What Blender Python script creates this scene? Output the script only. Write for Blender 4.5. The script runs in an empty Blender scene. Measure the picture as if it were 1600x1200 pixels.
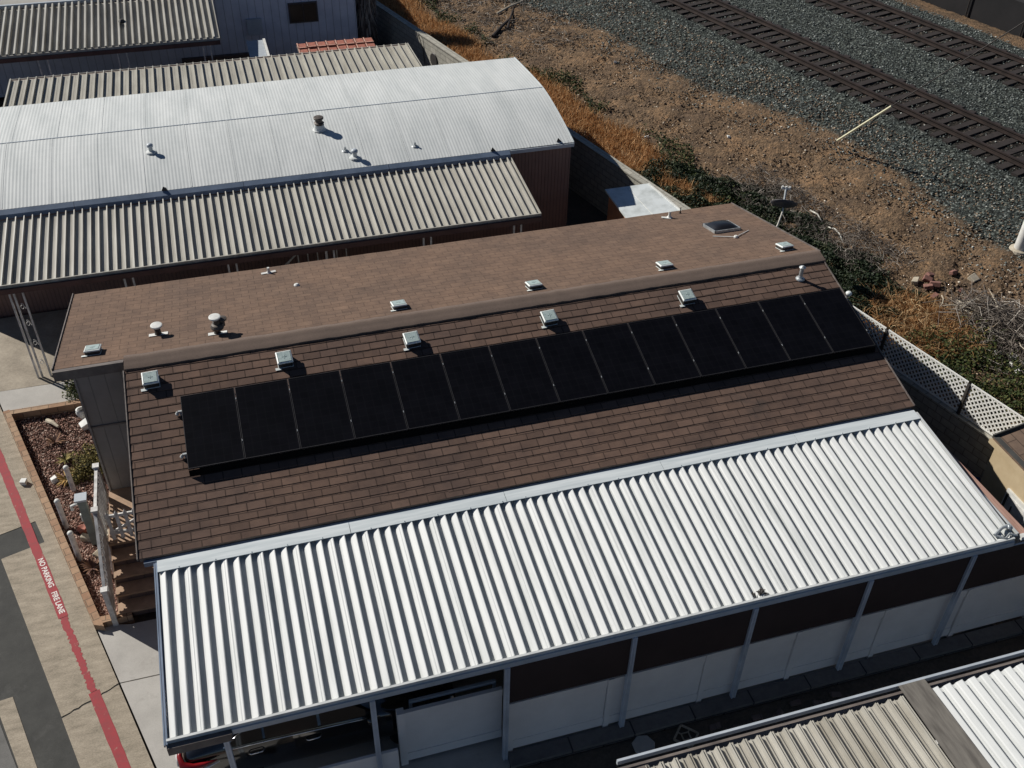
import bpy, math, random
import numpy as np
from mathutils import Vector, Matrix
random.seed(7); rng = np.random.default_rng(11)
SC = bpy.context.scene
COL = SC.collection
PI = math.pi

# ------------------------------------------------------------------ object helpers
def tag(o, label=None, cat=None, group=None, kind=None):
    if label: o['label'] = label
    if cat: o['category'] = cat
    if group: o['group'] = group
    if kind: o['kind'] = kind
    return o

def thing(name, label, cat, loc=(0, 0, 0), rot=(0, 0, 0), group=None):
    o = bpy.data.objects.new(name, None); COL.objects.link(o)
    o.empty_display_size = 0.2
    o.location = loc; o.rotation_euler = rot
    return tag(o, label, cat, group)

def copy_tree(o, parent=None):
    c = o.copy(); COL.objects.link(c)
    if parent is not None: c.parent = parent
    for ch in list(o.children): copy_tree(ch, c)
    return c

class MB:
    def __init__(s): s.v = []; s.f = []; s.m = []; s.sm = False
    def add(s, vs, fs, mi=0):
        n = len(s.v); s.v += [tuple(map(float, p)) for p in vs]
        for f in fs: s.f.append(tuple(i + n for i in f)); s.m.append(mi)
    def box(s, x0, x1, y0, y1, z0, z1, mi=0):
        s.add([(x0,y0,z0),(x1,y0,z0),(x1,y1,z0),(x0,y1,z0),(x0,y0,z1),(x1,y0,z1),(x1,y1,z1),(x0,y1,z1)],
              [(0,3,2,1),(4,5,6,7),(0,1,5,4),(1,2,6,5),(2,3,7,6),(3,0,4,7)], mi)
    def obox(s, c, a, b, n, mi=0):      # centre and three half-axis vectors
        c, a, b, n = map(Vector, (c, a, b, n))
        P = [c - a - b - n, c + a - b - n, c + a + b - n, c - a + b - n, c - a - b + n, c + a - b + n, c + a + b + n, c - a + b + n]
        s.add(P, [(0,3,2,1),(4,5,6,7),(0,1,5,4),(1,2,6,5),(2,3,7,6),(3,0,4,7)], mi)
    def beam(s, p0, p1, w, h, up=(0, 0, 1), mi=0):
        p0, p1 = Vector(p0), Vector(p1); d = (p1 - p0); L = d.length; d.normalize()
        u = Vector(up)
        if abs(d.dot(u)) > .99: u = Vector((0, 1, 0))
        a = d.cross(u).normalized(); b = a.cross(d).normalized()
        s.obox((p0 + p1) / 2, d * L / 2, a * w / 2, b * h / 2, mi)
    def tube(s, pts, r, n=8, cap=True, mi=0):
        pts = [Vector(p) for p in pts]; rs = r if isinstance(r, (list, tuple)) else [r] * len(pts)
        rings = []; ref = None
        for i, p in enumerate(pts):
            d = (pts[min(i + 1, len(pts) - 1)] - pts[max(i - 1, 0)]).normalized()
            if ref is None:
                ref = Vector((0, 0, 1)) if abs(d.z) < .9 else Vector((1, 0, 0))
            a = d.cross(ref).normalized(); b = a.cross(d).normalized(); ref = b
            rings.append([p + (a * math.cos(2 * PI * k / n) + b * math.sin(2 * PI * k / n)) * rs[i] for k in range(n)])
        V = [q for R in rings for q in R]; F = []
        for i in range(len(pts) - 1):
            for k in range(n):
                k2 = (k + 1) % n; F.append((i*n + k, i*n + k2, (i+1)*n + k2, (i+1)*n + k))
        if cap: F.append(tuple(range(n))[::-1]); F.append(tuple((len(pts)-1)*n + k for k in range(n)))
        s.add(V, F, mi)
    def lathe(s, prof, c, n=20, axis='z', mi=0):
        V = []; F = []
        for r, z in prof:
            for k in range(n):
                a = 2 * PI * k / n
                if axis == 'z': V.append((c[0] + r*math.cos(a), c[1] + r*math.sin(a), c[2] + z))
                elif axis == 'y': V.append((c[0] + r*math.cos(a), c[1] + z, c[2] + r*math.sin(a)))
        for i in range(len(prof) - 1):
            for k in range(n):
                k2 = (k + 1) % n; F.append((i*n + k, i*n + k2, (i+1)*n + k2, (i+1)*n + k))
        F.append(tuple(range(n))[::-1]); F.append(tuple((len(prof)-1)*n + k for k in range(n)))
        s.add(V, F, mi)
    def prism(s, poly, z0, z1, mi=0):
        n = len(poly)
        V = [(p[0], p[1], z0) for p in poly] + [(p[0], p[1], z1) for p in poly]
        F = [tuple(range(n))[::-1], tuple(range(n, 2*n))] + [(i, (i+1) % n, n + (i+1) % n, n + i) for i in range(n)]
        s.add(V, F, mi)
    def quad(s, a, b, c, d, mi=0): s.add([a, b, c, d], [(0, 1, 2, 3)], mi)
    def build(s, name, mat, parent=None, smooth=False, uvrot=0.0, bevel=0.0, local=False):
        me = bpy.data.meshes.new(name)
        off = Vector((0, 0, 0))
        if parent is not None and not local:
            off = Vector(parent.location)
            q = parent.parent
            while q is not None: off += Vector(q.location); q = q.parent
        V = [(p[0]-off.x, p[1]-off.y, p[2]-off.z) for p in s.v]
        me.from_pydata(V, [], s.f)
        mats = mat if isinstance(mat, (list, tuple)) else [mat]
        for m in mats: me.materials.append(m)
        if len(mats) > 1: me.polygons.foreach_set('material_index', s.m)
        if smooth: me.polygons.foreach_set('use_smooth', [True] * len(me.polygons))
        # metric box-projected uv
        uv = me.uv_layers.new(name='UVMap'); c, sn = math.cos(-uvrot), math.sin(-uvrot)
        data = np.zeros(len(me.loops) * 2)
        for p in me.polygons:
            nx, ny, nz = p.normal; rx, ry = c*nx - sn*ny, sn*nx + c*ny
            for li, vi in zip(p.loop_indices, p.vertices):
                x, y, z = s.v[vi]; X, Y = c*x - sn*y, sn*x + c*y
                if abs(nz) > .6: u, v = X, Y / max(.3, abs(nz))
                elif abs(rx) > abs(ry): u, v = Y, z
                else: u, v = X, z
                data[2*li] = u; data[2*li+1] = v
        uv.data.foreach_set('uv', data)
        me.update()
        o = bpy.data.objects.new(name, me); COL.objects.link(o)
        if parent is not None: o.parent = parent
        if bevel:
            b = o.modifiers.new('bevel', 'BEVEL'); b.width = bevel; b.segments = 2; b.limit_method = 'ANGLE'
        return o

def soup(name, V, k_faces, mat, tint=None, parent=None):
    """V (N, nv, 3); k_faces list of faces over nv verts"""
    N, nv, _ = V.shape
    me = bpy.data.meshes.new(name)
    kf = np.array(k_faces); nf, k = kf.shape
    F = (kf[None] + (np.arange(N) * nv)[:, None, None]).reshape(-1, k)
    me.vertices.add(N * nv); me.vertices.foreach_set('co', V.reshape(-1))
    me.loops.add(F.size); me.loops.foreach_set('vertex_index', F.reshape(-1).astype(np.int32))
    me.polygons.add(len(F)); me.polygons.foreach_set('loop_start', (np.arange(len(F)) * k).astype(np.int32))
    me.update(calc_edges=True)
    a = me.attributes.new('tint', 'FLOAT', 'FACE')
    t = tint if tint is not None else rng.random(N)
    a.data.foreach_set('value', np.repeat(t, nf).astype(np.float32))
    me.materials.append(mat)
    o = bpy.data.objects.new(name, me); COL.objects.link(o)
    if parent is not None: o.parent = parent
    return o

OCT = np.array([(1,0,0),(-1,0,0),(0,1,0),(0,-1,0),(0,0,1),(0,0,-1)], float)
OCTF = [(0,2,4),(2,1,4),(1,3,4),(3,0,4),(2,0,5),(1,2,5),(3,1,5),(0,3,5)]
def rocks(name, P, size, mat, flat=.65, **kw):
    N = len(P)
    V = OCT[None] * (1 + rng.uniform(-.35, .35, (N, 6, 3)))
    V = V * (size[:, None, None] * rng.uniform(.6, 1.2, (N, 1, 3)))
    a = rng.uniform(0, 2*PI, N); b = rng.uniform(-.6, .6, N)
    ca, sa, cb, sb = np.cos(a), np.sin(a), np.cos(b), np.sin(b)
    V[:, :, 2] *= flat
    y = V[..., 1] * cb[:, None] - V[..., 2] * sb[:, None]; z = V[..., 1] * sb[:, None] + V[..., 2] * cb[:, None]
    x = V[..., 0]; V = np.stack([x * ca[:, None] - y * sa[:, None], x * sa[:, None] + y * ca[:, None], z], -1)
    return soup(name, V + P[:, None, :], OCTF, mat, **kw)

def blades(name, P, h, w, lean, mat, curve=.0, **kw):
    N = len(P); a = rng.uniform(0, 2*PI, N); l = lean * rng.random(N) * h; b = rng.uniform(0, PI, N)
    d = np.stack([np.cos(a), np.sin(a), np.zeros(N)], -1); s = np.stack([np.cos(b), np.sin(b), np.zeros(N)], -1) * w[:, None] / 2
    up = np.array([0, 0, 1.])
    mid = P + up * (h * .6)[:, None] + d * (l * .35)[:, None]
    tip = P + up * (h * (1 - curve * rng.random(N)))[:, None] + d * l[:, None]
    V = np.stack([P - s, P + s, mid + s * .7, mid - s * .7, tip], 1)
    return soup(name, V, [(0, 1, 2), (0, 2, 3), (3, 2, 4)], mat, **kw)

def leaves(name, P, size, mat, tilt=.9, **kw):
    N = len(P); n = rng.normal(0, tilt, (N, 3)); n[:, 2] = np.abs(n[:, 2]) + .5; n /= np.linalg.norm(n, axis=1)[:, None]
    r = rng.normal(0, 1, (N, 3)); a = np.cross(n, r); a /= np.linalg.norm(a, axis=1)[:, None]; b = np.cross(n, a)
    a *= size[:, None]; b *= size[:, None] * .6
    V = np.stack([P - a, P - b * .9 + n * size[:, None] * .1, P + a, P + b * .9 + n * size[:, None] * .1], 1)
    return soup(name, V, [(0, 1, 2), (0, 2, 3)], mat, **kw)

# ------------------------------------------------------------------ materials
def newmat(name):
    m = bpy.data.materials.new(name); m.use_nodes = True
    nt = m.node_tree; b = nt.nodes['Principled BSDF']; return m, nt, b
def N(nt, t, **k):
    n = nt.nodes.new(t)
    for a, v in k.items():
        if a.startswith('i_'): n.inputs[a[2:].replace('_', ' ')].default_value = v
        else: setattr(n, a, v)
    return n
def coords(nt, kind='Object', scale=(1, 1, 1)):
    tc = N(nt, 'ShaderNodeTexCoord'); mp = N(nt, 'ShaderNodeMapping'); mp.inputs['Scale'].default_value = scale
    nt.links.new(tc.outputs[kind], mp.inputs['Vector']); return mp.outputs['Vector']
def noise(nt, vec, scale, detail=4, rough=.6):
    n = N(nt, 'ShaderNodeTexNoise'); n.inputs['Scale'].default_value = scale; n.inputs['Detail'].default_value = detail
    n.inputs['Roughness'].default_value = rough; nt.links.new(vec, n.inputs['Vector']); return n.outputs['Fac']
def ramp(nt, fac, stops):
    r = N(nt, 'ShaderNodeValToRGB'); e = r.color_ramp.elements
    while len(e) < len(stops): e.new(.5)
    for el, (p, c) in zip(e, stops):
        el.position = p; el.color = (*c, 1) if len(c) == 3 else c
    nt.links.new(fac, r.inputs['Fac']); return r.outputs['Color']
def mix(nt, fac, a, b, mode='MIX'):
    m = N(nt, 'ShaderNodeMix', data_type='RGBA', blend_type=mode)
    for s, v in ((m.inputs[0], fac), (m.inputs[6], a), (m.inputs[7], b)):
        if isinstance(v, bpy.types.NodeSocket): nt.links.new(v, s)
        elif isinstance(v, (int, float)): s.default_value = v
        else: s.default_value = (*v, 1)
    return m.outputs[2]
def bump(nt, b, h, strength, dist=.01, prev=None):
    n = N(nt, 'ShaderNodeBump'); n.inputs['Strength'].default_value = strength; n.inputs['Distance'].default_value = dist
    nt.links.new(h, n.inputs['Height'])
    if prev is not None: nt.links.new(prev, n.inputs['Normal'])
    nt.links.new(n.outputs['Normal'], b.inputs['Normal']); return n.outputs['Normal']

def simple(name, c, rough=.7, metal=0., c2=None, scale=3., spots=(.35, .65), bstr=0., bscale=60., bdist=.005, stretch=(1, 1, 1), spec=None, fine=.0):
    m, nt, b = newmat(name); b.inputs['Roughness'].default_value = rough; b.inputs['Metallic'].default_value = metal
    if spec is not None: b.inputs['Specular IOR Level'].default_value = spec
    v = coords(nt, 'Object', stretch)
    c2 = c2 or tuple(x * .8 for x in c)
    col = ramp(nt, noise(nt, v, scale, 6, .65), [(spots[0], c2), (spots[1], c)])
    if fine: col = mix(nt, fine, col, ramp(nt, noise(nt, v, bscale * 1.3, 2, .8), [(.3, tuple(x*.3 for x in c)), (.7, tuple(min(1, x*1.7) for x in c))]))
    nt.links.new(col, b.inputs['Base Color'])
    if bstr: bump(nt, b, noise(nt, v, bscale, 3, .7), bstr, bdist)
    return m

def shingle(name, c, c2, mort, bw=.335, rh=.1875, granule=.35):
    m, nt, b = newmat(name); b.inputs['Roughness'].default_value = .95; b.inputs['Specular IOR Level'].default_value = .15
    uv = coords(nt, 'UV')
    br = N(nt, 'ShaderNodeTexBrick'); nt.links.new(uv, br.inputs['Vector']); br.offset = .5
    for k, v in (('Color1', c), ('Color2', c2), ('Mortar', mort)): br.inputs[k].default_value = (*v, 1)
    br.inputs['Scale'].default_value = 1; br.inputs['Mortar Size'].default_value = .0115; br.inputs['Mortar Smooth'].default_value = .2
    br.inputs['Bias'].default_value = -.1; br.inputs['Brick Width'].default_value = bw; br.inputs['Row Height'].default_value = rh
    g = noise(nt, uv, 190, 2, .9); big = noise(nt, uv, .55, 5, .6); med = noise(nt, uv, 3.5, 4, .65)
    col = mix(nt, granule, br.outputs['Color'], ramp(nt, g, [(.28, tuple(x*.2 for x in c)), (.72, tuple(x*2.1 for x in c))]))
    col = mix(nt, .5, col, ramp(nt, med, [(.3, (.6, .6, .62)), (.7, (1.25, 1.2, 1.12))]), 'MULTIPLY')
    col = mix(nt, .7, col, ramp(nt, big, [(.3, (.72, .72, .74)), (.7, (1.2, 1.1, 1.0))]), 'MULTIPLY')
    nt.links.new(col, b.inputs['Base Color'])
    p = bump(nt, b, g, .6, .004)
    bump(nt, b, br.outputs['Fac'], -.6, .006, p)
    return m

def blockmat(name, c, c2, mort, bw=.4, rh=.2, ms=.012, rough=.9, vscale=6.):
    m, nt, b = newmat(name); b.inputs['Roughness'].default_value = rough
    uv = coords(nt, 'UV'); br = N(nt, 'ShaderNodeTexBrick'); nt.links.new(uv, br.inputs['Vector']); br.offset = .5
    for k, v in (('Color1', c), ('Color2', c2), ('Mortar', mort)): br.inputs[k].default_value = (*v, 1)
    br.inputs['Scale'].default_value = 1; br.inputs['Mortar Size'].default_value = ms
    br.inputs['Brick Width'].default_value = bw; br.inputs['Row Height'].default_value = rh
    col = mix(nt, .6, br.outputs['Color'], ramp(nt, noise(nt, uv, vscale, 6, .7), [(.3, (.55, .55, .55)), (.7, (1.2, 1.2, 1.2))]), 'MULTIPLY')
    nt.links.new(col, b.inputs['Base Color']); bump(nt, b, br.outputs['Fac'], -.7, .01)
    return m

def tintmat(name, stops, rough=.8, trans=0.0):
    m, nt, b = newmat(name); b.inputs['Roughness'].default_value = rough; b.inputs['Specular IOR Level'].default_value = .25
    a = N(nt, 'ShaderNodeAttribute', attribute_name='tint')
    nt.links.new(ramp(nt, a.outputs['Fac'], stops), b.inputs['Base Color'])
    if trans:
        t = N(nt, 'ShaderNodeBsdfTranslucent'); nt.links.new(ramp(nt, a.outputs['Fac'], stops), t.inputs['Color'])
        mx = N(nt, 'ShaderNodeMixShader'); mx.inputs[0].default_value = trans
        nt.links.new(b.outputs[0], mx.inputs[1]); nt.links.new(t.outputs[0], mx.inputs[2])
        nt.links.new(mx.outputs[0], nt.nodes['Material Output'].inputs['Surface'])
    return m

def groovemat(name, c, c2, period, axis='UV', depth=.004, rough=.6, scale=1.5, gap=.12, gcol=.5):
    """painted sheet or siding with vertical grooves every `period` metres along u"""
    m, nt, b = newmat(name); b.inputs['Roughness'].default_value = rough
    uv = coords(nt, axis); sp = N(nt, 'ShaderNodeSeparateXYZ'); nt.links.new(uv, sp.inputs[0])
    d = N(nt, 'ShaderNodeMath', operation='DIVIDE'); nt.links.new(sp.outputs['X'], d.inputs[0]); d.inputs[1].default_value = period
    f = N(nt, 'ShaderNodeMath', operation='FRACT'); nt.links.new(d.outputs[0], f.inputs[0])
    g = ramp(nt, f.outputs[0], [(0, (0, 0, 0)), (gap, (1, 1, 1)), (1 - gap*.2, (1, 1, 1)), (1, (0, 0, 0))])
    base = ramp(nt, noise(nt, uv, scale, 6, .65), [(.3, c2), (.7, c)])
    col = mix(nt, 1., base, mix(nt, gcol, (1, 1, 1), g), 'MULTIPLY')
    nt.links.new(col, b.inputs['Base Color']); bump(nt, b, g, .8, depth)
    return m

M = {}
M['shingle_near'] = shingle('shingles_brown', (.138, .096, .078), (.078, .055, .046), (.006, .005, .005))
M['shingle_far'] = shingle('shingles_brown_far', (.172, .122, .094), (.118, .084, .067), (.045, .033, .027), granule=.5)  # same shingles, lighter: the far slope's brighter light put into the colour
M['felt'] = simple('ridge_felt', (.135, .097, .076), .95, c2=(.095, .068, .054), scale=2.2, bstr=.5, bscale=90, fine=.5)
M['white_metal'] = simple('white_metal', (.55, .565, .555), .55, c2=(.43, .45, .44), scale=1.4, spots=(.30, .52), stretch=(3, .35, 1))
M['flash_metal'] = simple('flashing_metal', (.66, .70, .70), .5, c2=(.50, .55, .56), scale=3, stretch=(.25, 4, 1))
M['beige_metal'] = simple('beige_metal', (.47, .455, .405), .55, c2=(.3, .285, .245), scale=1.0, spots=(.3, .66), stretch=(4, .5, 1))
M['beige_metal_light'] = simple('beige_metal_light', (.46, .445, .395), .5, c2=(.27, .25, .205), scale=1.0, spots=(.3, .66), stretch=(4, .5, 1))
M['taupe_metal'] = simple('taupe_metal', (.40, .385, .33), .55, c2=(.25, .235, .195), scale=1.0, spots=(.3, .66), stretch=(4, .5, 1))
M['bow_roof'] = simple('bowed_white_roof', (.60, .62, .605), .6, c2=(.49, .515, .505), scale=1.1, spots=(.34, .62), stretch=(1.7, .35, 1))
M['gutter_grey'] = simple('gutter_grey', (.47, .51, .55), .45, c2=(.36, .4, .43), scale=2)
M['vinyl'] = simple('white_vinyl', (.88, .85, .82), .5, c2=(.76, .73, .70), scale=.9, spots=(.3, .65), bstr=.15, bscale=90)
M['post_paint'] = simple('painted_post', (.55, .6, .66), .45, c2=(.4, .44, .5), scale=2)
M['fascia_dark'] = simple('weathered_fascia', (.2, .17, .15), .7, c2=(.09, .075, .07), scale=2, stretch=(1, 4, 1))
M['screen'] = simple('brown_screen', (.048, .030, .026), .95, c2=(.034, .02, .017), scale=.7)
M['maroon_trim'] = simple('maroon_trim', (.12, .06, .05), .7, c2=(.08, .04, .034))
M['shade_blue'] = simple('shade_tinted_metal', (.17, .22, .30), .45, c2=(.11, .15, .21), scale=2)  # blue of the shaded awning flashing put into the colour; trims share it
M['maroon'] = groovemat('maroon_siding', (.21, .125, .105), (.155, .09, .076), .105, depth=.01, gap=.25, gcol=.45)
M['blue_siding'] = groovemat('pale_blue_siding', (.66, .69, .76), (.5, .53, .6), .3, depth=.01, gap=.1, gcol=.5)
M['grey_siding'] = groovemat('grey_siding', (.27, .25, .235), (.2, .185, .175), .3, depth=.01, gap=.05, gcol=.4)
M['brown_siding'] = groovemat('brown_siding', (.14, .095, .08), (.1, .07, .06), .3, depth=.01, gap=.06, gcol=.5)
M['concrete_tan'] = simple('tan_concrete', (.38, .325, .25), .9, c2=(.17, .145, .105), scale=2.2, spots=(.33, .66), bstr=.7, bscale=22, bdist=.01, stretch=(1, 3.2, 1), fine=.32)
M['concrete_grey'] = simple('grey_concrete', (.45, .43, .395), .85, c2=(.31, .295, .27), scale=.9, spots=(.3, .7), bstr=.2, bscale=50, fine=.12)
M['concrete_rough'] = simple('rough_concrete', (.38, .33, .26), .9, c2=(.2, .17, .13), scale=1.1, spots=(.3, .7), bstr=.5, bscale=14, bdist=.01, fine=.15)
M['asphalt'] = simple('asphalt', (.055, .055, .05), .9, c2=(.03, .03, .028), scale=2.5, bstr=.6, bscale=110, fine=.35)
M['asphalt_pale'] = simple('asphalt_pale', (.16, .155, .145), .9, c2=(.1, .098, .09), scale=2.5, bstr=.5, bscale=90, fine=.3)
M['joint'] = simple('joint_dark', (.03, .026, .022), .95)
M['red_paint'] = simple('red_kerb_paint', (.30, .020, .028), .75, c2=(.21, .028, .032), scale=7, spots=(.3, .6), bstr=.3, bscale=60, fine=.12)
M['text_paint'] = simple('white_road_paint', (.75, .7, .66), .8, c2=(.5, .38, .35), scale=16, spots=(.25, .5))
M['earth_flat'] = simple('bare_earth', (.10, .08, .06), .95, c2=(.05, .042, .034), scale=1.2, bstr=.8, bscale=12, bdist=.03, fine=.3)
M['planter_block'] = blockmat('planter_block', (.40, .27, .17), (.30, .17, .10), (.16, .11, .07), .4, .2, .01)
M['planter_soil'] = simple('planter_soil', (.12, .075, .055), .95, c2=(.07, .045, .035), scale=8, bstr=.6, bscale=50)
M['cmu'] = blockmat('grey_block', (.42, .40, .34), (.34, .33, .28), (.2, .19, .16), .4, .2, .012)
M['tan_stucco'] = simple('tan_stucco', (.50, .40, .255), .9, c2=(.38, .29, .17), scale=1.5, spots=(.3, .7), bstr=.4, bscale=60)
M['step_paint'] = simple('tan_step_paint', (.42, .28, .185), .8, c2=(.3, .2, .13), scale=4, bstr=.2, bscale=60)
M['picket_white'] = simple('picket_white', (.74, .73, .70), .6, c2=(.40, .39, .37), scale=6)
M['lattice_white'] = simple('lattice_cream', (.88, .88, .84), .55, c2=(.8, .8, .76), scale=3)
M['green_post'] = simple('grey_green_paint', (.20, .24, .225), .7, c2=(.13, .155, .15), scale=4)
M['galv'] = simple('galvanised', (.55, .58, .58), .4, metal=.5, c2=(.35, .37, .37), scale=9)
M['vent_frost'] = simple('vent_cap_plastic', (.42, .5, .48), .35, c2=(.28, .35, .34), scale=18)
M['vent_rim'] = simple('vent_rim_white', (.78, .82, .78), .45, c2=(.62, .66, .64), scale=12)
M['vent_dark'] = simple('vent_dark', (.05, .045, .04), .6, c2=(.025, .022, .02), scale=8)
M['rusty'] = simple('rusty_vent', (.12, .10, .085), .6, metal=.2, c2=(.055, .045, .038), scale=14)
M['black_dome'] = simple('smoked_dome', (.010, .010, .011), .3, c2=(.01, .01, .012), scale=3)
M['rail_steel'] = simple('rail_steel', (.050, .034, .028), .6, metal=.2, c2=(.024, .017, .014), scale=3)
M['tie_wood'] = simple('tie_wood', (.030, .022, .020), .95, c2=(.012, .009, .008), scale=6, stretch=(1, 1, 1), bstr=.6, bscale=30, fine=.2)
M['sleeve'] = simple('guy_guard', (.78, .74, .5), .5)
M['cable'] = simple('cable_steel', (.05, .044, .04), .6, metal=.4)
M['black_mesh'] = simple('black_mesh', (.012, .011, .012), .9, c2=(.006, .006, .007), scale=1.3)
M['pole_white'] = simple('pole_white', (.72, .71, .67), .5, c2=(.55, .54, .5), scale=3)
M['brick_rubble'] = simple('rubble_red', (.28, .135, .105), .9, c2=(.17, .085, .068), scale=12, bstr=.4)
M['stone_pale'] = simple('stone_pale', (.5, .44, .34), .9, c2=(.33, .29, .22), scale=9, bstr=.4)
M['hose'] = simple('white_hose', (.66, .64, .56), .6)
M['tarp'] = simple('blue_tarp', (.03, .06, .22), .5, c2=(.015, .03, .12), scale=5)
M['terracotta'] = simple('terracotta_tile', (.42, .14, .09), .8, c2=(.22, .075, .05), scale=9, bstr=.4)
M['tile_edge'] = simple('tile_edge', (.62, .36, .27), .8, c2=(.4, .22, .17), scale=9)
M['bark'] = simple('dead_fibre', (.14, .13, .11), .95, c2=(.05, .048, .042), scale=5, bstr=1., bscale=18, bdist=.05, stretch=(1, 1, .4))
M['pink_board'] = simple('pinkish_board', (.44, .27, .21), .75, c2=(.3, .175, .135), scale=3, stretch=(4, .4, 1))
M['shingle_shed'] = shingle('shingles_shed', (.155, .115, .09), (.08, .06, .05), (.02, .016, .014), .4, .22)
M['orange_wall'] = simple('orange_panel', (.5, .2, .09), .8, c2=(.36, .14, .07), scale=3)
M['shed_roof'] = simple('shed_roof', (.62, .66, .66), .6, c2=(.42, .45, .44), scale=1.6, spots=(.33, .55))
M['window_dark'] = simple('window_dark', (.02, .016, .018), .15)
M['window_frame'] = simple('window_frame', (.07, .06, .06), .6)
M['car_paint'] = simple('car_paint_black', (.008, .008, .009), .18, c2=(.006, .006, .007)); M['car_paint'].node_tree.nodes['Principled BSDF'].inputs['Coat Weight'].default_value = 1.
M['car_glass'] = simple('car_glass', (.01, .01, .012), .08, c2=(.01, .01, .012))
M['chrome'] = simple('chrome', (.75, .76, .78), .18, metal=1., c2=(.65, .66, .68))
M['tail_red'] = simple('tail_red', (.24, .008, .012), .25, c2=(.15, .006, .009)); M['tail_clear'] = simple('tail_clear', (.7, .68, .66), .2)
M['tyre'] = simple('tyre_rubber', (.02, .02, .02), .85); M['rim'] = simple('rim_alloy', (.35, .35, .36), .35, metal=.8)
M['white_plain'] = simple('white_plain', (.72, .72, .68), .6, c2=(.55, .55, .52), scale=7)
M['under'] = simple('underside', (.5, .5, .48), .7)

# solar cells: near black glass with faint cell grid
def solar_mat():
    m, nt, b = newmat('solar_cells'); b.inputs['Roughness'].default_value = .3; b.inputs['Specular IOR Level'].default_value = .12
    v = coords(nt, 'Object'); sc = N(nt, 'ShaderNodeTexBrick'); nt.links.new(v, sc.inputs['Vector']); sc.offset = 0
    for k, c in (('Color1', (.0042, .0042, .0058)), ('Color2', (.0034, .0034, .0046)), ('Mortar', (.0075, .0075, .009))): sc.inputs[k].default_value = (*c, 1)
    sc.inputs['Scale'].default_value = 1; sc.inputs['Brick Width'].default_value = .162; sc.inputs['Row Height'].default_value = .162; sc.inputs['Mortar Size'].default_value = .004
    col = mix(nt, .5, sc.outputs['Color'], ramp(nt, noise(nt, v, 1.6, 3), [(.35, (.45, .45, .45)), (.65, (1.3, 1.3, 1.3))]), 'MULTIPLY')
    nt.links.new(col, b.inputs['Base Color']); return m
M['solar'] = solar_mat()
M['solar_frame'] = simple('solar_frame', (.10, .095, .095), .35, metal=.7, c2=(.07, .065, .065))

def wear(m, c, scale, lo, hi):
    nt = m.node_tree; b = nt.nodes['Principled BSDF']; l = b.inputs['Base Color'].links[0]; src = l.from_socket; v = coords(nt, 'Object')
    k = ramp(nt, noise(nt, v, scale, 8, .75), [(lo, (0, 0, 0)), (hi, (1, 1, 1))]); nt.links.new(mix(nt, k, src, c), b.inputs['Base Color'])
wear(M['red_paint'], (.30, .235, .18), 5., .60, .66); wear(M['text_paint'], (.28, .04, .04), 14., .60, .66)
wear(M['white_metal'], (.33, .32, .29), 7., .66, .80); wear(M['asphalt'], (.10, .098, .09), 1.1, .55, .8); wear(M['concrete_grey'], (.25, .235, .21), 1.7, .56, .8)
wear(M['shingle_near'], (.05, .045, .042), .8, .60, .85)
def terrain_mat():
    m, nt, b = newmat('embankment_ground'); b.inputs['Roughness'].default_value = .95; b.inputs['Specular IOR Level'].default_value = .2
    v = coords(nt, 'Object')
    a = N(nt, 'ShaderNodeAttribute', attribute_name='gravel')
    n1 = noise(nt, v, .9, 6, .7); n2 = noise(nt, v, 7, 6, .75); n3 = noise(nt, v, 26, 3, .8)
    dirt = ramp(nt, n1, [(.3, (.105, .074, .052)), (.5, (.195, .133, .082)), (.72, (.32, .20, .112))])
    dirt = mix(nt, .85, dirt, ramp(nt, n2, [(.30, (.25, .24, .24)), (.5, (.95, .95, .95)), (.70, (1.9, 1.75, 1.55))]), 'MULTIPLY')
    vo = N(nt, 'ShaderNodeTexVoronoi', feature='F1'); vo.inputs['Scale'].default_value = 13; nt.links.new(v, vo.inputs['Vector'])
    sp = N(nt, 'ShaderNodeSeparateColor'); nt.links.new(vo.outputs['Color'], sp.inputs[0])
    st = ramp(nt, sp.outputs[0], [(0, (.055, .064, .059)), (.55, (.125, .147, .134)), (.85, (.22, .25, .225)), (1, (.40, .43, .39))])
    st = mix(nt, .6, st, ramp(nt, n1, [(.3, (.75, .75, .8)), (.7, (1.15, 1.15, 1.05))]), 'MULTIPLY')
    ed = mix(nt, 1., st, ramp(nt, vo.outputs['Distance'], [(.15, (1, 1, 1)), (.62, (.22, .22, .22))]), 'MULTIPLY')
    # gravel mask from attribute broken up by noise
    ma = N(nt, 'ShaderNodeMath', operation='ADD'); nt.links.new(a.outputs['Fac'], ma.inputs[0])
    mm = N(nt, 'ShaderNodeMath', operation='MULTIPLY_ADD'); nt.links.new(n2, mm.inputs[0]); mm.inputs[1].default_value = .9; mm.inputs[2].default_value = -.45
    nt.links.new(mm.outputs[0], ma.inputs[1])
    k = ramp(nt, ma.outputs[0], [(.35, (0, 0, 0)), (.62, (1, 1, 1))])
    ta = N(nt, 'ShaderNodeAttribute', attribute_name='track')
    ed = mix(nt, ta.outputs['Fac'], ed, mix(nt, 1., ed, (.62, .46, .43), 'MULTIPLY'))
    nt.links.new(mix(nt, k, dirt, ed), b.inputs['Base Color'])
    inv = N(nt, 'ShaderNodeMath', operation='SUBTRACT'); inv.inputs[0].default_value = 1; nt.links.new(vo.outputs['Distance'], inv.inputs[1])
    p = bump(nt, b, n2, .9, .12); p = bump(nt, b, n3, .8, .03, p); bump(nt, b, inv.outputs[0], .55, .06, p)
    return m
M['terrain'] = terrain_mat()
M['ballast_stone'] = tintmat('ballast_stone', [(0, (.05, .06, .057)), (.5, (.12, .14, .13)), (.85, (.22, .245, .23)), (1, (.5, .52, .48))])
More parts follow.
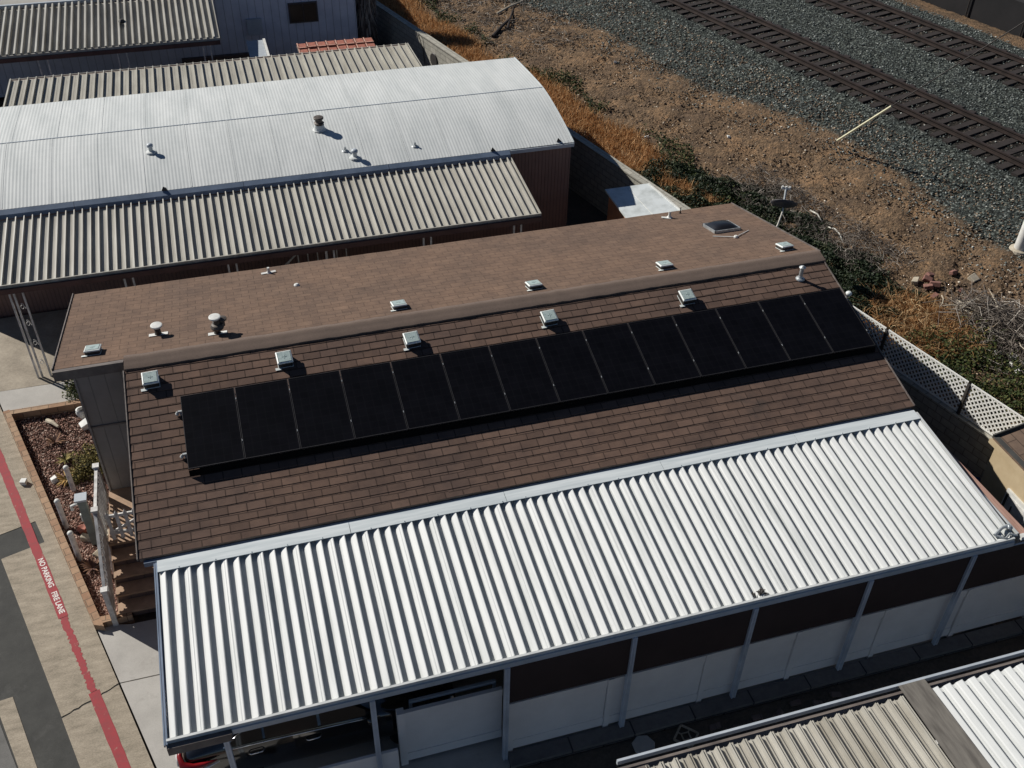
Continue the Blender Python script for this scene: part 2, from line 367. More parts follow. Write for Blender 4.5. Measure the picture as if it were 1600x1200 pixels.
M['dirt_stone'] = tintmat('dirt_stone', [(0, (.08, .055, .04)), (.5, (.2, .14, .09)), (.85, (.33, .25, .17)), (1, (.6, .54, .44))])
M['pebble'] = tintmat('planter_pebble', [(0, (.09, .045, .035)), (.4, (.22, .12, .09)), (.75, (.36, .21, .16)), (1, (.62, .5, .42))])
M['dry_grass'] = tintmat('dry_grass', [(0, (.24, .11, .04)), (.5, (.50, .28, .12)), (1, (.68, .45, .24))], trans=.25)
M['straw'] = tintmat('straw', [(0, (.2, .085, .03)), (.5, (.38, .20, .08)), (1, (.62, .46, .26))], trans=.2)
M['ivy'] = tintmat('ivy_leaf', [(0, (.010, .018, .008)), (.6, (.026, .042, .017)), (1, (.085, .10, .045))], .6, trans=.15)
M['weed'] = tintmat('weed_leaf', [(0, (.02, .032, .010)), (.6, (.06, .08, .02)), (1, (.16, .15, .05))], .7, trans=.2)
M['twig'] = tintmat('dead_twig', [(0, (.05, .042, .036)), (.5, (.15, .125, .105)), (.85, (.3, .26, .22)), (1, (.5, .46, .4))])
M['agave'] = tintmat('agave_leaf', [(0, (.05, .025, .02)), (.5, (.12, .06, .045)), (1, (.3, .17, .09))])
M['agave_tan'] = tintmat('agave_leaf_tan', [(0, (.2, .11, .03)), (.5, (.36, .22, .07)), (1, (.5, .34, .14))])
M['shrub'] = tintmat('shrub_leaf', [(0, (.03, .028, .008)), (.5, (.11, .095, .025)), (1, (.3, .24, .08))])

# ------------------------------------------------------------------ flat ground and street
g = MB(); g.quad((-400, -400, -.12), (400, -400, -.12), (400, 400, -.12), (-400, 400, -.12))
tag(g.build('ground', M['earth_flat']), kind='structure')
SD = Vector((.294, -.956)); SN = Vector((.956, .294)); SROT = math.atan2(-.956, .294) + PI / 2
def sp(w, l): p = SN * w + SD * l; return (p.x, p.y)
def slab(name, poly, z, mat, t=.2, rot=SROT, kind='structure'):
    m = MB(); m.prism(poly, z - t, z); o = m.build(name, mat, uvrot=rot); return tag(o, kind=kind)
def jag(a, b, n, amp):
    a, b = Vector(a), Vector(b); d = (b - a); nn = Vector((-d.y, d.x)).normalized(); out = []
    for i in range(n + 1): out.append(tuple(a + d * (i / n) + (nn * random.uniform(-amp, amp) if 0 < i < n else Vector((0, 0)))))
    return out
slab('road', [sp(-9, -45), sp(.37, -45), sp(.37, -2), sp(-9, -2)], -.004, M['asphalt'], .1)
# concrete gutter apron in two plates, with a broken crack between them
crk = jag(sp(-.72, -13.27), sp(.37, -13.42), 14, .02)
slab('kerb_apron', [sp(-.76, -17.8), sp(.37, -17.8)] + [(x, y + .012) for x, y in crk][::-1], .006, M['concrete_tan'])
slab('kerb_apron', [sp(-.80, -45), sp(.37, -45), sp(.37, -18.5), sp(.12, -18.52), sp(.11, -17.8), sp(.11, -17.8), sp(-.76, -17.8), sp(-.76, -18.5), sp(-.8, -18.55)][:5] + [sp(-.8, -18.55)] if False else [sp(-.80, -45), sp(.37, -45), sp(.37, -18.53), sp(-.78, -18.53)], .006, M['concrete_tan'])
slab('kerb_apron', [sp(.12, -18.53), sp(.37, -18.53), sp(.37, -17.8), sp(.13, -17.8)], .006, M['concrete_tan'])
slab('kerb_apron', [(x + random.uniform(-.012, .012), y - .03) for x, y in crk] + [sp(.36, -2), sp(-.68, -2)], .006, M['concrete_tan'])
# broken concrete pieces and paler strip on the left
c2 = jag(sp(-1.62, -12.55), sp(-1.35, -12.3), 5, .025)
slab('gutter_plate', [sp(-1.66, -14.25), sp(-1.36, -14.2)] + [(x, y + .012) for x, y in c2][::-1], .006, M['concrete_tan'])
slab('gutter_plate', [(x, y - .014) for x, y in c2] + [sp(-1.33, -2), sp(-1.60, -2)], .006, M['concrete_tan'])
slab('gutter_plate', [sp(-1.9, -15.2), sp(-1.62, -14.95), sp(-1.58, -14.75), sp(-1.9, -14.5)], .006, M['concrete_tan'])
slab('side_strip', [sp(-9, -13.8), sp(-1.69, -13.8), sp(-1.63, -12.3), sp(-1.63, -2), sp(-9, -2)], .005, M['asphalt_pale'])
# red painted line with worn edges + stencilled words
def red(l0, l1, w0, w1, amp, n):
    m = MB(); L = []; R = []
    for i in range(n + 1):
        l = l0 + (l1 - l0) * i / n
        L.append(sp(w0 + random.uniform(-amp, amp), l)); R.append(sp(w1 + random.uniform(-amp, amp), l))
    for i in range(n): m.quad((*L[i], .0105), (*L[i+1], .0105), (*R[i+1], .0105), (*R[i], .0105))
    return m
r = red(-40, -15.55, -.165, .02, .008, 190)
r2 = red(-15.54, -13.5, -.14, -.01, .022, 60); r3 = red(-13.49, -2, -.165, .03, .006, 60)
n0 = len(r.v)
for q in (r2, r3): r.add(q.v, q.f)
stripe = tag(r.build('fire_lane_stripe', M['red_paint'], uvrot=SROT), kind='structure')
def lettering(txt, w, l0, length, size):
    cu = bpy.data.curves.new('lettering', 'FONT'); cu.body = txt; cu.size = size; cu.align_x = 'LEFT'; cu.offset = .004
    ob = bpy.data.objects.new('tmp', cu); COL.objects.link(ob)
    bpy.context.view_layer.update()
    me = bpy.data.meshes.new_from_object(ob); bpy.data.objects.remove(ob)
    xs = [v.co.x for v in me.vertices]; k = length / (max(xs) - min(xs)); x0 = min(xs)
    for v in me.vertices:
        p = sp(w + v.co.y, l0 + (v.co.x - x0) * k); v.co = (p[0], p[1], .0135)
    me.materials.clear(); me.materials.append(M['text_paint'])
    o = bpy.data.objects.new('lettering', me); COL.objects.link(o); o.parent = stripe
    return o
lettering('NO PARKING', -.115, -17.36, .90, .150)
lettering('FIRE LANE', -.115, -16.3, .64, .150)
# driveway plates (right of joint)
slab('driveway', [sp(.40, -15.0), (-3.35, 14.30), (13.5, 14.30), (13.5, 12.86), sp(.40, -13.42)], .012, M['concrete_grey'], rot=0)
slab('driveway', [sp(.40, -13.395), (13.5, 12.835), (13.5, 9.62), sp(.41, -9.4)], .012, M['concrete_grey'], rot=0)
slab('driveway', [sp(.41, -9.39), (-.9, 9.61), (-.9, 4), sp(.41, -3.5)], .012, M['concrete_grey'], rot=0)
# upper drive between the two houses
slab('path', [sp(.40, -22.55) , (-3.6, 21.66), (-3.6, 22.52), (-6.45, 22.55), sp(.40, -23.45)], .10, M['concrete_grey'], rot=0)
slab('path', [(-14, 22.58), (11, 22.55), (11, 25.9), (-14, 25.9)], .09, M['concrete_rough'], rot=0)

# ------------------------------------------------------------------ embankment terrain
WD = Vector((.2738, -.9618)); WN = Vector((.9618, .2738)); W0 = Vector((7.3, 43.28)); U0 = WN.dot(W0)
def uy(u, y):      # point at distance u from the wall line, at world y
    x = (U0 + u - WN.y * y) / WN.x; return x
def zprof(u):
    return float(np.interp(u, [-.1, 0, 1.2, 4, 6.5, 8.0, 8.7, 11.0, 11.8, 13.9, 16.8, 17.6, 19.4, 19.9, 21.5, 60], [1.2, 1.28, 1.55, 2.0, 2.4, 2.6, 2.68, 2.68, 2.6, 2.68, 2.68, 2.6, 2.3, 2.0, .9, .6]))
us = np.concatenate([np.arange(-.1, 8.6, .11), np.arange(8.6, 20, .2), np.arange(20, 60, 4)])
ys = np.concatenate([np.arange(-5, 8, 1.0), np.arange(8, 48, .13), np.arange(48, 90, 2.)])
UU, YY = np.meshgrid(us, ys, indexing='ij')
ZZ = np.interp(UU, [-.1, 0, 1.2, 4, 6.5, 8.0, 8.7, 11.0, 11.8, 13.9, 16.8, 17.6, 19.4, 19.9, 21.5, 60], [1.2, 1.28, 1.55, 2.0, 2.4, 2.6, 2.68, 2.68, 2.6, 2.68, 2.68, 2.6, 2.3, 2.0, .9, .6])
ZZ += np.where((UU > .3), .045 * (np.sin(YY * 1.7 + UU * 2.1) * np.sin(YY * .63 - UU * 1.3) + .6 * np.sin(YY * 3.9 + 1.1 * UU) * np.sin(UU * 4.3)), 0) * np.clip((8.2 - UU) / 4, 0.12, 1)
ZZ += rng.normal(0, 1, ZZ.shape) * np.where(UU < 8.6, .018, .012)
# washed gullies running down the slope
for y0, d, w in ((18.6, .10, .16), (20.4, .08, .2), (17.2, .1, .15), (24.3, .07, .3), (29.5, .08, .3), (34.2, .08, .3)):
    ZZ -= d * np.exp(-((YY - y0 - .35 * np.sin(UU * 1.4) - .4 * (UU - 3)) / w) ** 2) * np.clip(1 - abs(UU - 4.2) / 2.6, 0, 1)
XX = (U0 + UU - WN.y * YY) / WN.x
bnd = 6.15 - .10 * np.clip(YY - 28, 0, 14) + .35 * np.sin(YY * .55) - .12 * np.clip(22 - YY, 0, 6)
grav = np.clip((UU - bnd) * .9 + .5, 0, 1); far = np.clip((UU - 17.5 - .2 * np.sin(YY)) * 2, 0, 1); grav = grav * (1 - far)
nu, ny = UU.shape
me = bpy.data.meshes.new('embankment'); V = np.stack([XX, YY, ZZ], -1).reshape(-1, 3)
idx = np.arange(nu * ny).reshape(nu, ny)
F = np.stack([idx[:-1, :-1], idx[1:, :-1], idx[1:, 1:], idx[:-1, 1:]], -1).reshape(-1, 4)
me.vertices.add(len(V)); me.vertices.foreach_set('co', V.reshape(-1)); me.loops.add(F.size); me.loops.foreach_set('vertex_index', F.reshape(-1).astype(np.int32))
me.polygons.add(len(F)); me.polygons.foreach_set('loop_start', (np.arange(len(F)) * 4).astype(np.int32)); me.update(calc_edges=True)
trk = np.clip(1.35 - np.minimum(abs(UU - 9.85), abs(UU - 15.35)), 0, .3) / .3
at = me.attributes.new('track', 'FLOAT', 'POINT'); at.data.foreach_set('value', trk.reshape(-1).astype(np.float32))
at = me.attributes.new('gravel', 'FLOAT', 'POINT'); at.data.foreach_set('value', grav.reshape(-1).astype(np.float32))
me.materials.append(M['terrain']); me.polygons.foreach_set('use_smooth', [True] * len(me.polygons))
o = bpy.data.objects.new('embankment', me); COL.objects.link(o); tag(o, kind='structure')
def zt(u): return zprof(u)
def tp(u, y, dz=0.): return (uy(u, y), y, zprof(u) + dz)
def scat(n, u0, u1, y0, y1):
    u = rng.uniform(u0, u1, n); y = rng.uniform(y0, y1, n); x = (U0 + u - WN.y * y) / WN.x
    z = np.interp(u, [0, 1.2, 4, 6.5, 8.0, 8.7, 11.0, 11.8, 13.9, 16.8, 17.6, 19.1], [1.28, 1.55, 2.0, 2.4, 2.6, 2.68, 2.68, 2.6, 2.68, 2.68, 2.6, 2.3])
    return u, y, np.stack([x, y, z], -1)
# loose stones
u, y, P = scat(34000, 4.2, 18.2, 13, 46); b_ = 6.15 - .10 * np.clip(y - 28, 0, 14) + .35 * np.sin(y * .55) - .12 * np.clip(22 - y, 0, 6)
k = (u > b_ - .9 + rng.normal(0, .5, len(u))) & ~((abs(u - 9.85) < 1.25) & (rng.random(len(u)) < .6)) & ~((abs(u - 15.35) < 1.25) & (rng.random(len(u)) < .6))
P = P[k]; tag(rocks('ballast_stones', P + [0, 0, .012], rng.uniform(.022, .05, len(P)), M['ballast_stone'], tint=rng.random(len(P)) ** 1.5), 'loose grey-green ballast stones around the railway tracks', 'ballast stones', kind='stuff')
u, y, P = scat(26000, .8, 8, 13, 46); P = P[rng.random(len(P)) < np.clip(1.2 - .0 * u, 0, 1)]
tag(rocks('dirt_stones', P + [0, 0, .008], rng.uniform(.012, .04, len(P)) * rng.choice([1, 1, 1, 1.6], len(P)), M['dirt_stone'], tint=rng.random(len(P)) ** 1.7), 'small loose stones and clods on the brown dirt slope', 'stones', kind='stuff')

# ------------------------------------------------------------------ railway
RD = WD.copy()
def track(label, uc):
    t = thing('railway_track', label, 'railway track', (uy(uc, 28), 28, 2.7), (0, 0, 0), 'railway tracks on the embankment')
    rot = math.atan2(WD.y, WD.x)
    def P(s, off, z): return (uy(uc, 28) + WD.x * s + WN.x * off, 28 + WD.y * s + WN.y * off, z)
    for off in (-.755, .755):
        m = MB()
        a, b = P(-34, off, 0), P(26, off, 0)
        for w, z0, z1 in ((.15, 2.742, 2.765), (.03, 2.765, 2.86), (.075, 2.86, 2.90)):
            m.beam((a[0], a[1], (z0+z1)/2), (b[0], b[1], (z0+z1)/2), w, z1 - z0)
        m.build('rail', M['rail_steel'], t, uvrot=rot)
    s = -26.; first = None; n = 0
    while n < 98 and s < 23:
        m = MB(); j = random.uniform(-.06, .06); dz = random.uniform(-.008, .008); a = P(s, -1.3 + j, 2.642 + dz); b = P(s + random.uniform(-.03, .03), 1.3 + j, 2.642 + dz)
        m.beam(a, b, random.uniform(.215, .25), .165); m.build('sleeper', M['tie_wood'], t, uvrot=rot); s += .5; n += 1
    return t
track('nearer railway track with dark rusty rails beside the bare dirt slope', 9.85)
track('farther railway track close to the black screened fence', 15.35)

# black screened fence beyond the tracks
f = thing('screen_fence', 'black screened fence in the far corner beyond the tracks', 'fence', (uy(19.7, 34), 34, 2.1))
m = MB()
for i in range(16):
    s0, s1 = -14 + i * 2.6, -14 + (i + 1) * 2.6
    a = (uy(19.75, 34) + WD.x * s0, 34 + WD.y * s0); b = (uy(19.75, 34) + WD.x * s1, 34 + WD.y * s1)
    dz = random.uniform(-.03, .03)
    m.obox(((a[0]+b[0])/2, (a[1]+b[1])/2, 2.72 + dz), (WD.x*1.29, WD.y*1.29, 0), (WN.x*.012, WN.y*.012, 0), (0, 0, .68))
m.build('screen', M['black_mesh'], f)
for i in range(17):
    s0 = -14 + i * 2.6; m = MB(); p = (uy(19.67, 34) + WD.x * s0, 34 + WD.y * s0); m.tube([(p[0], p[1], 1.9), (p[0], p[1], 3.46)], .028, 8); m.build('post', M['cable'], f)
slab('service_road', [(uy(21.2, 90), 90), (uy(200, 90), 90), (uy(200, -5), -5), (uy(21.2, -5), -5)], 1.1, simple('dark_service_road', (.022, .02, .02), .95, c2=(.012, .011, .011)), .3)

# guy wire with bright guard
A = Vector((18.37, 25.44, 2.5)); L = Vector((.1691, -.656, .7356)).normalized()
gw = thing('guy_wire', 'thin guy wire with pale yellow guard rising over the tracks', 'guy wire', A)
m = MB(); m.tube([A, A + L * 14], .016, 6); m.build('wire', M['cable'], gw)
m = MB(); m.tube([A + L * .18, A + L * 2.6], .035, 8); m.build('guard', M['sleeve'], gw)

# white pole at right edge
p = tp(5.75, 18.8); pl = thing('white_pole', 'thick white pole standing on the dirt at the right edge', 'pole', p)
m = MB(); m.lathe([(.10, -.1), (.155, -.02), (.165, .08), (.16, .3), (.155, 3.6), (.12, 3.7), (.03, 3.74)], p, 24); m.build('shaft', M['pole_white'], pl, smooth=True)
m = MB(); m.lathe([(.28, -.04), (.26, .03), (.18, .05)], p, 20); m.build('footing', M['stone_pale'], pl)

# ------------------------------------------------------------------ block wall and lattice fence
bw = thing('block_wall', 'long grey block retaining wall at the foot of the railway embankment', 'retaining wall', (uy(0, 30), 30, 0))
def wl(u, y): return (uy(u, y), y)
m = MB(); m.prism([wl(-.2, 60), wl(0, 60), wl(0, 21), wl(-.2, 21)], -.1, 1.78); m.prism([wl(-.2, 20.99), wl(0, 20.99), wl(0, -4), wl(-.2, -4)], -.1, 1.26)
m.build('wall_body', M['cmu'], bw, uvrot=math.atan2(WD.y, WD.x))
m = MB(); m.prism([wl(-.23, 60), wl(.03, 60), wl(.03, 21), wl(-.23, 21)], 1.782, 1.84); m.build('coping', M['cmu'], bw, uvrot=math.atan2(WD.y, WD.x))
lf = thing('lattice_fence', 'cream white diagonal lattice fence on top of the block wall', 'lattice fence', (uy(0, 16), 16, 1.26))
def lattice_panel(y0, y1, z0=1.30, z1=2.2):
    L_ = (y0 - y1) / .9618; H = z1 - z0; m = MB(); pitch = .142; w = .038
    def pt(s, h, off): return Vector((uy(-.1, y0) + WD.x * s - WN.x * off, y0 + WD.y * s - WN.y * off, z0 + h))
    for sg, off in ((1, .0), (-1, .008)):
        c = -H if sg > 0 else 0
        while c < L_ + (H if sg < 0 else 0):
            # line s = c + sg*h, clip to 0..L_, 0..H
            h0, h1 = 0., H
            if sg > 0: h0 = max(h0, -c); h1 = min(h1, L_ - c)
            else: h0 = max(h0, c - L_); h1 = min(h1, c)
            if h1 - h0 > .03:
                a = pt(c + sg * h0, h0, off); b = pt(c + sg * h1, h1, off); m.beam(a, b, .007, w, up=(WD.x * -sg * .7, WD.y * -sg * .7, .7))
            c += pitch * 1.0
    m.build('lattice_panel', M['lattice_white'], lf)
    fr = MB()
    for h in (.015, H - .015): fr.beam(pt(0, h, .004), pt(L_, h, .004), .022, .035)
    fr.build('frame', M['lattice_white'], lf)
ybr = [20.9, 18.95, 16.62, 14.28, 11.95, 9.6]
for i in range(5):
    lattice_panel(ybr[i] - .04, ybr[i+1] + .04)
    m = MB(); x = uy(-.1, ybr[i+1]); m.beam((x, ybr[i+1], 1.2), (x, ybr[i+1], 2.16), .07, .07); m.build('post', M['vent_dark'], lf)

# ------------------------------------------------------------------ vegetation on the slope
def clump(P, n_cl, spread, u0, u1, y0, y1): return P
u, y, P = scat(60000, .02, 2.3, 24.2, 47)
lim = 1.55 + .4 * np.sin(y * .8) * np.sin(y * .37 + 1) + rng.normal(0, .12, len(u))
k = (u < lim) & (rng.random(len(u)) < .45 + .55 * (np.sin(y * 2.3 + u * 3) * np.sin(y * 1.1 - u * 4) > -.25)); P = P[k]
tag(blades('dry_grass', P, rng.uniform(.12, .34, len(P)), rng.uniform(.014, .03, len(P)), .9, M['dry_grass'], curve=.3), 'orange dry grass along the top of the grey block wall', 'dry grass', kind='stuff')
u, y, P = scat(34000, .8, 3.4, 22.5, 47); c0 = 1.9 + .45 * np.sin(y * .8 + .4) * np.sin(y * .37 + 1)
k = (abs(u - c0) < .28 + .22 * np.sin(y * 1.9)) & (np.sin(y * 1.3) * np.sin(y * .51 + 2) > -.35); P = P[k]
P[:, 2] += rng.random(len(P)) ** 1.5 * .26
tag(leaves('green_weeds', P, rng.uniform(.03, .06, len(P)), M['weed'], tint=rng.random(len(P)) ** 2 * .7), 'dark green weeds edging the orange dry grass', 'weeds', kind='stuff')
# ivy bank behind the brown house
u, y, P = scat(90000, .0, 4.0, 17.2, 27.2)
lim = np.interp(y, [17.2, 18, 19, 20.5, 22, 23.5, 25, 27.2], [1.4, 2.2, 2.45, 2.5, 2.6, 2.75, 2.6, 1.3]) + .3 * np.sin(y * 2.9) + rng.normal(0, .1, len(u))
k = u < lim; P, u, y = P[k], u[k], y[k]
hh = .2 + .13 * np.sin(y * 2.2 + u * 1.7) * np.sin(u * 3.1 - y * .9) + .1 * np.sin(y * 6.1) * np.sin(u * 7)
hh = np.clip(hh, .05, .5) * np.clip((lim[k] - u) / .5, .15, 1); P[:, 2] += hh * (1 - rng.random(len(P)) ** 2.2)
tag(leaves('ivy_bank', P, rng.uniform(.022, .055, len(P)), M['ivy'], tint=np.clip(rng.random(len(P)) ** 1.6 * .8 + .25 * (np.sin(P[:, 0] * 3.1) * np.sin(P[:, 1] * 2.3) > .35), 0, 1)), 'dense dark green ivy covering the bank behind the brown-roofed house', 'ivy', kind='stuff')
# grey twiggy edge of the ivy
def sticks(name, C, n, Ls, rs, flat, mat, parent=None, r=.8):
    a = rng.uniform(0, 2*PI, n); el = rng.normal(0, flat, n); L_ = rng.uniform(*Ls, n); w = rng.uniform(*rs, n)
    d = np.stack([np.cos(a)*np.cos(el), np.sin(a)*np.cos(el), np.sin(el)], -1)
    s = np.cross(d, [0, 0, 1.]); s /= np.linalg.norm(s, axis=1)[:, None]; t = np.cross(s, d)
    p0 = C - d * (L_/2)[:, None]; p1 = C + d * (L_/2)[:, None]; bend = rng.normal(0, .08, (n, 3)) * L_[:, None]; pm = C + bend
    def ring(p, k): return [p + s*(w*k)[:, None], p - s*(w*k*.5)[:, None] + t*(w*k*.87)[:, None], p - s*(w*k*.5)[:, None] - t*(w*k*.87)[:, None]]
    V = np.stack(ring(p0, 1.) + ring(pm, .8) + ring(p1, .4), 1)
    F = [(0,1,4),(0,4,3),(1,2,5),(1,5,4),(2,0,3),(2,3,5),(3,4,7),(3,7,6),(4,5,8),(4,8,7),(5,3,6),(5,6,8)]
    return soup(name, V, F, mat, parent=parent)
u, y, P = scat(3600, 1.7, 3.4, 19.3, 25.5); k = rng.random(len(P)) < .6 + .4 * (np.sin(y * 1.9) > 0); P = P[k]; P[:, 2] += rng.random(len(P)) * .25
tag(sticks('dead_twigs', P, len(P), (.12, .45), (.004, .009), .5, M['twig']), 'grey dead twigs along the upper edge of the ivy', 'twigs', kind='stuff')
# straw clump
u, y, P = scat(5200, .35, 2.3, 15.6, 18.7); k = ((u - 1.35) / .95) ** 2 + ((y - 17.2) / 1.35) ** 2 < 1 + rng.normal(0, .15, len(u)); P = P[k]
tag(blades('straw_grass', P, rng.uniform(.2, .5, len(P)), rng.uniform(.012, .028, len(P)), 1.8, M['straw'], curve=.7), 'brown and straw coloured dead grass beside the lattice fence', 'dead grass', kind='stuff')
# green and brown weeds right
u, y, P = scat(26000, .05, 2.6, 10.5, 16.8); k = rng.random(len(u)) < np.clip(1.2 - abs(u - .95) * .65, 0, 1) * (.35 + .65 * (np.sin(y * 3.1 + u * 2) * np.sin(y * 1.2 - u * 3.3) > -.3))
P = P[k]; P[:, 2] += rng.random(len(P)) ** 1.6 * .38
tag(leaves('weed_bank', P, rng.uniform(.025, .055, len(P)), M['weed'], tint=rng.random(len(P)) ** 1.4), 'olive green weeds below the brush pile behind the lattice', 'weeds', kind='stuff')
# brush pile of dead branches
bp = thing('brush_pile', 'tangled heap of grey dead branches on the slope at right', 'brush pile', tp(2.6, 16.3))
n = 1500; y = rng.normal(15.9, 1.0, n); u = 2.75 + rng.normal(0, .55, n) + (y - 16.2) * -.05; k = (y < 17.5) & (y > 13.2) & (u > 1.2); u, y = u[k], y[k]
x = (U0 + u - WN.y * y) / WN.x; z = np.array([zprof(a) for a in u]) + .02 + rng.random(len(u)) * .5 * np.exp(-((u - 2.75) / .7) ** 2)
o = sticks('branch_tangle', np.stack([x, y, z], -1) - np.array(bp.location), len(u), (.25, 1.3), (.005, .014), .28, M['twig'], parent=bp); tag(o, kind='stuff')
m = MB()
for i in range(12):
    yy = random.uniform(14.8, 17.6); uu = random.uniform(2.1, 3.4); a = random.uniform(0, 2*PI); z0 = zprof(uu) + random.uniform(.15, .45); L_ = random.uniform(.35, .6)
    c = Vector((uy(uu, yy), yy, z0)); d = Vector((math.cos(a), math.sin(a), random.uniform(-.15, .15))); q = Vector((-d.y, d.x, .2)) * random.uniform(-.15, .15)
    m.tube([c - d * L_/1.2, c - d * L_/3 + q, c + d * L_/3 + q, c + d * L_/1.1], [.016, .014, .011, .006], 6)
tag(m.build('thick_branch', M['stone_pale'], bp), kind='stuff')

def chunk(name, p, s, mat, label, cat, group=None, rot=None, sq=(1, 1, 1)):
    t = MB(); rx = [Vector((sx * sq[0], sy * sq[1], sz * sq[2])) * s * .5 for sx in (-1, 1) for sy in (-1, 1) for sz in (-1, 1)]
    R = Matrix.Rotation(rot if rot is not None else random.uniform(0, PI), 3, 'Z') @ Matrix.Rotation(random.uniform(-.45, .45), 3, 'X') @ Matrix.Rotation(random.uniform(-.45, .45), 3, 'Y')
    V = [tuple(R @ (q * random.uniform(.78, 1.1)) + Vector(p) + Vector((0, 0, s * sq[2] * .35))) for q in rx]
    t.add(V, [(0, 1, 3, 2), (4, 6, 7, 5), (0, 4, 5, 1), (2, 3, 7, 6), (0, 2, 6, 4), (1, 5, 7, 3)])
    o = t.build(name, mat, bevel=s * .07); org = Vector(p); o.data.transform(Matrix.Translation(-org)); o.location = org
    return tag(o, label, cat, group)
G1 = 'broken bricks and stones on the dirt slope'
for (uu, yy, s, mk, lab) in [
    (3.15, 18.80, .27, 'brick_rubble', 'topmost red brick lump of the rubble cluster on the dirt'),
    (2.96, 18.42, .29, 'brick_rubble', 'dark red brick lump at the right of the rubble cluster'),
    (2.98, 18.68, .24, 'brick_rubble', 'orange-red brick lump leaning in the middle of the rubble cluster'),
    (2.70, 18.75, .27, 'stone_pale', 'pale flat stone at the left of the rubble cluster'),
    (2.77, 18.40, .25, 'brick_rubble', 'pinkish brick below the middle of the rubble cluster'),
    (2.56, 18.00, .22, 'brick_rubble', 'lone red brick standing below the rubble cluster'),
    (3.67, 18.64, .24, 'brick_rubble', 'lone red brick apart to the upper right of the cluster'),
    (3.28, 17.95, .15, 'brick_rubble', 'small red brick piece between the cluster and the brush'),
    (3.13, 17.60, .17, 'brick_rubble', 'reddish brick piece next to the large pale slab')]:
    chunk('brick' if mk == 'brick_rubble' else 'stone', tp(uu, yy), s, M[mk], lab, 'brick' if mk == 'brick_rubble' else 'stone', G1, sq=(1, .62, .5))
chunk('stone', tp(2.83, 17.45), .34, M['stone_pale'], 'large pale slab of stone at the edge of the brush pile', 'stone', G1, sq=(1, .75, .3))
chunk('stone', tp(3.85, 18.2), .22, M['stone_pale'], 'round whitish stone right of the brick rubble', 'stone', G1, sq=(1, .9, .6))
for (uu, yy, lab) in [(4.39, 34.17, 'white stone high on the bare dirt below the gravel'), (3.93, 27.56, 'white stone in the middle of the bare dirt slope'), (2.02, 28.8, 'small white stone just above the green weeds')]:
    chunk('stone', tp(uu, yy), .17, M['white_plain'], lab, 'stone', sq=(1, .6, .5))
for i, (uu, yy) in enumerate([(2.2, 15.3), (2.0, 15.05), (2.25, 15.0), (2.05, 15.55), (1.9, 14.8)]):
    chunk('rubble_stone', tp(uu, yy), random.uniform(.15, .24), M['white_plain'], 'whitish rubble stone in the weeds below the brush pile', 'stone', 'whitish rubble in the weeds', sq=(1, .8, .6))
def logm(name, a, b, r, mat, label, cat):
    m = MB(); a, b = Vector(a), Vector(b); mid = (a + b) / 2 + Vector((0, 0, .04)); m.tube([a, mid, b], [r, r * .85, r * .5], 8)
    o = m.build(name, mat); o.data.transform(Matrix.Translation(-a)); o.location = a; return tag(o, label, cat)
logm('log', tp(2.2, 38.5, .08), tp(3.6, 39.7, .1), .07, M['tie_wood'], 'dark log lying on the dirt nearer the dry grass', 'log')
logm('log', tp(3.4, 40.4, .08), tp(4.8, 41.0, .08), .05, M['stone_pale'], 'bleached branch lying on the dirt at the top edge', 'branch')
logm('log', tp(3.0, 38.9, .06), tp(4.2, 40.6, .06), .05, M['tie_wood'], 'thin dark branch beside the bleached branch', 'branch')
u, y, P = scat(900, 1.8, 5., 36.5, 43.5); P[:, 2] += .03
tag(sticks('twig_litter', P, len(P), (.15, .7), (.006, .014), .12, M['twig']), 'scattered dead twigs on the dirt near the top of the picture', 'twigs', kind='stuff')
def hose(pts, label):
    m = MB(); m.tube(pts, .022, 8); o = m.build('hose', M['hose'], smooth=True); p = Vector(pts[0]); o.data.transform(Matrix.Translation(-p)); o.location = p; tag(o, label, 'hose')
hose([tp(2.86, 22.7, .12), tp(2.84, 22.4, .15), tp(2.72, 22.05, .1)], 'short white hose piece in the twigs right of the satellite dish')
hose([tp(2.65, 21.75, .12), tp(2.68, 21.55, .16), tp(2.62, 21.3, .15), tp(2.46, 20.95, .1)], 'longer curved white hose piece above the ivy')
# small pavers circle line marks etc: weathered white pipe piece near dish handled with the dish

# satellite dish on the far right corner of the house
ds = thing('satellite_dish', 'dark backed satellite dish on a bent mast at the far right roof corner', 'satellite dish', (13.7, 20.5, 3.55))
m = MB(); n = Vector((.35, .62, .70)).normalized(); a = n.cross(Vector((0, 0, 1))).normalized(); b = n.cross(a); c = Vector((13.7, 20.45, 3.62)); V = []; F = []
R_ = [0, .12, .24, .34, .345]; dep = [0, .012, .045, .09, .105]
for i, (rr, dd) in enumerate(zip(R_, dep)):
    for k in range(24): V.append(c + (a * math.cos(k*PI/12) * 1.0 + b * math.sin(k*PI/12) * .92) * rr + n * dd)
for i in range(4):
    for k in range(24): F.append((i*24+k, i*24+(k+1) % 24, (i+1)*24+(k+1) % 24, (i+1)*24+k))
m.add(V, F); o = m.build('reflector', simple('dish_grey', (.10, .095, .10), .6, c2=(.07, .066, .07)), ds, smooth=True); sd = o.modifiers.new('s', 'SOLIDIFY'); sd.thickness = .008
m = MB(); e = c + n * .42 + b * (-.2 if b.z > 0 else .2) * -1
m.tube([c + b * .0 + n * .02, c + n * .5 + Vector((0, 0, .02))], .03, 8); m.build('feed_arm', M['galv'], ds)
m = MB(); tip = c + n * .5
for k in (-.09, 0, .09): m.lathe([(.03, -.04), (.035, 0), (.03, .04)], tip + a * k + Vector((0, 0, .02)), 10)
m.beam(tip - a * .12, tip + a * .12, .04, .04); m.build('receiver', M['white_plain'], ds)
